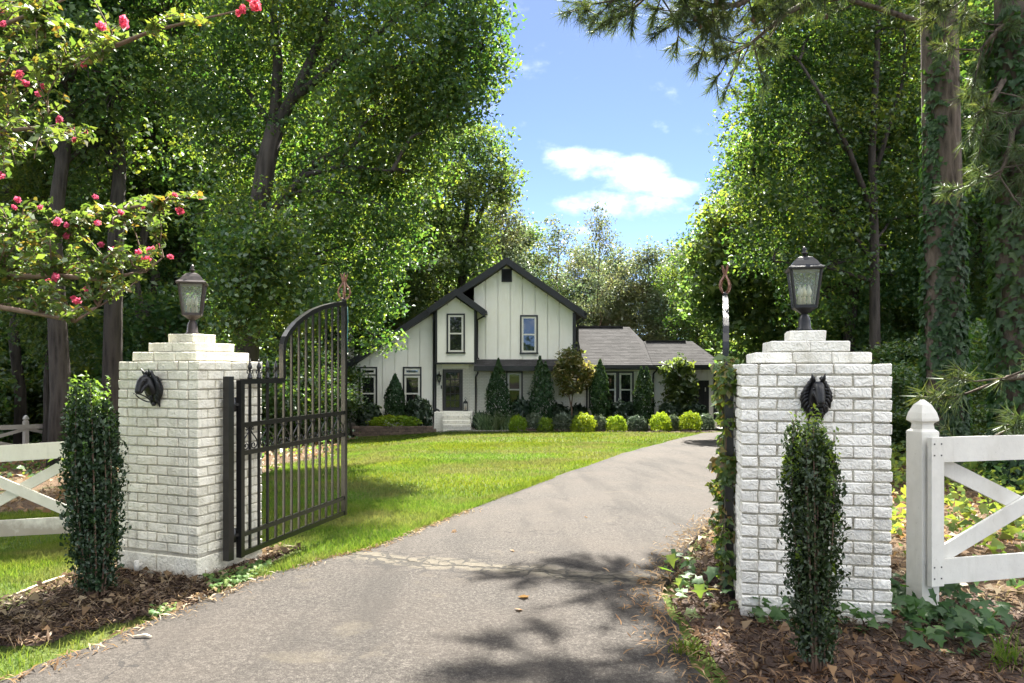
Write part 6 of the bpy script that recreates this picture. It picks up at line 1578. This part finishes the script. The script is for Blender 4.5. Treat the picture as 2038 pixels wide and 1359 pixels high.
# weeds at the bottom right and left
for (px, py, n, h, lab) in ((1365, 1305, 90, .05, 'small grass tuft at the right edge of the driveway'), (2005, 1335, 60, .13, 'strappy green grass tuft in the bottom right corner')):
    p = G(px, py); C_ = np.array(p) * 0 + rng.normal(0, .05, (n, 3)) * np.array([1, 1, 0]); me = blade_mesh('grass_tuft', C_, h, .008, rng, M['grass'], 1.2); o = link('grass_tuft', me); o.location = (p.x, p.y, p.z + .02); setp(o, lab, kind='stuff')
rng = np.random.default_rng(168); n = 2600; ys = rng.uniform(2.6, 8.5, n); sd_ = rng.random(n) < .6
xs = np.where(sd_, right_edge(ys) - np.abs(rng.normal(0, .13, n)), left_edge(ys) + np.abs(rng.normal(0, .07, n)))
V, Fq = leaf_quads(np.stack([xs, ys, zg(xs, ys) + .043], 1), .05, rng, .93, .12, .6, fold=.1); o = link('pine_straw', np_mesh('pine_straw', V, Fq, M['deadleaf'])); setp(o, 'bits of straw and bark blown onto the edges of the driveway', kind='stuff')
# loose leaves on the drive
lf = []
for v_ in range(2):
    r2 = np.random.default_rng(170 + v_); V, Fq = lobed(np.zeros((1, 3)), .07, r2, np.array([[0, 0, 1.0]])); lf.append(np_mesh('fallen_leaf', V, Fq, M['deadleaf'], 3))
for i, (x, y, s, lab) in enumerate([(1043, 1201, 1, 'curled brown leaf lying in the tree shade on the driveway'), (1033, 1227, .9, 'orange brown leaf on the driveway below the curled one'), (903, 1067, .8, 'dark leaf on the sunny driveway above the cracked seam'), (960, 1007, 1, 'brown leaf at the grass edge of the driveway'), (1166, 1037, .5, 'tiny dark leaf in the middle of the driveway'), (1020, 1106, .8, 'pale leaf beside the cracked seam')]):
    p = G(x, y); o = link('fallen_leaf', lf[i % 2]); o.location = (p.x, p.y, p.z + .045); o.rotation_euler = (.1, .15, i * 1.3); o.scale = (s, s, s); setp(o, lab, 'leaf')
p = G(276, 1283); mb = MB(); mb.tube([p + Vector((-.03, 0, .045)), p + Vector((.03, .01, .05)), p + Vector((.07, -.005, .044))], [.008, .012, .006], 6, True, .5); o = mb.build('wood_chip', M['candle'], loc=tuple(p)); setp(o, 'pale chip of wood on the driveway near the left mulch', 'wood chip')
a, b = G(15, 1200), G(128, 1160); mb = MB(); mb.tube([a + Vector((0, 0, .03)), a.lerp(b, .3) + Vector((.0, .02, .04)), a.lerp(b, .65) + Vector((0, -.02, .05)), b + Vector((0, 0, .05))], [.009, .011, .01, .006], 6); o = mb.build('fallen_stick', M['candle'], loc=tuple(a)); setp(o, 'pale bare stick on the grass left of the holly', 'stick')
# dark play house with a slide among the trees, seen through the gate
pb_ = P(596, 818, 33); ph = thing('playhouse', 'dark wooden playhouse with a slide, seen through the open left gate', 'playhouse', (pb_.x, 33, gz(pb_.x, 33))); c = Vector(ph.location)
M['playwood'] = simple('dark_stained_wood', (.02, .022, .028), (.05, .052, .06), 8, .8, .3); M['slide'] = simple('green_plastic', (.01, .06, .035), (.015, .08, .045), 8, .4, 0)
for i, j in ((-.45, 0), (.45, 0), (-.45, .9), (.45, .9)): mb = MB(); mb.box(c + Vector((i, j, .8)), (.09, .09, 1.6)); mb.build('leg', M['playwood'], ph)
mb = MB(); mb.box(c + Vector((0, .45, .5)), (1.0, 1.0, .06)); mb.build('floor', M['playwood'], ph)
for k in range(5): mb = MB(); mb.box(c + Vector((-.36 + .18 * k, -.055, .92)), (.165, .02, .8)); mb.build('board', M['playwood'], ph)
mb = MB(); mb.prism([c + Vector((-.65, -.15, 1.55)), c + Vector((.65, -.15, 1.55)), c + Vector((.5, -.15, 1.75)), c + Vector((-.5, -.15, 1.75))], (0, 1.25, 0)); mb.build('roof', M['playwood'], ph)
mb = MB(); mb.bar(c + Vector((.5, .45, .75)), c + Vector((1.9, .3, .05)), .40, .05); mb.build('slide', M['slide'], ph)
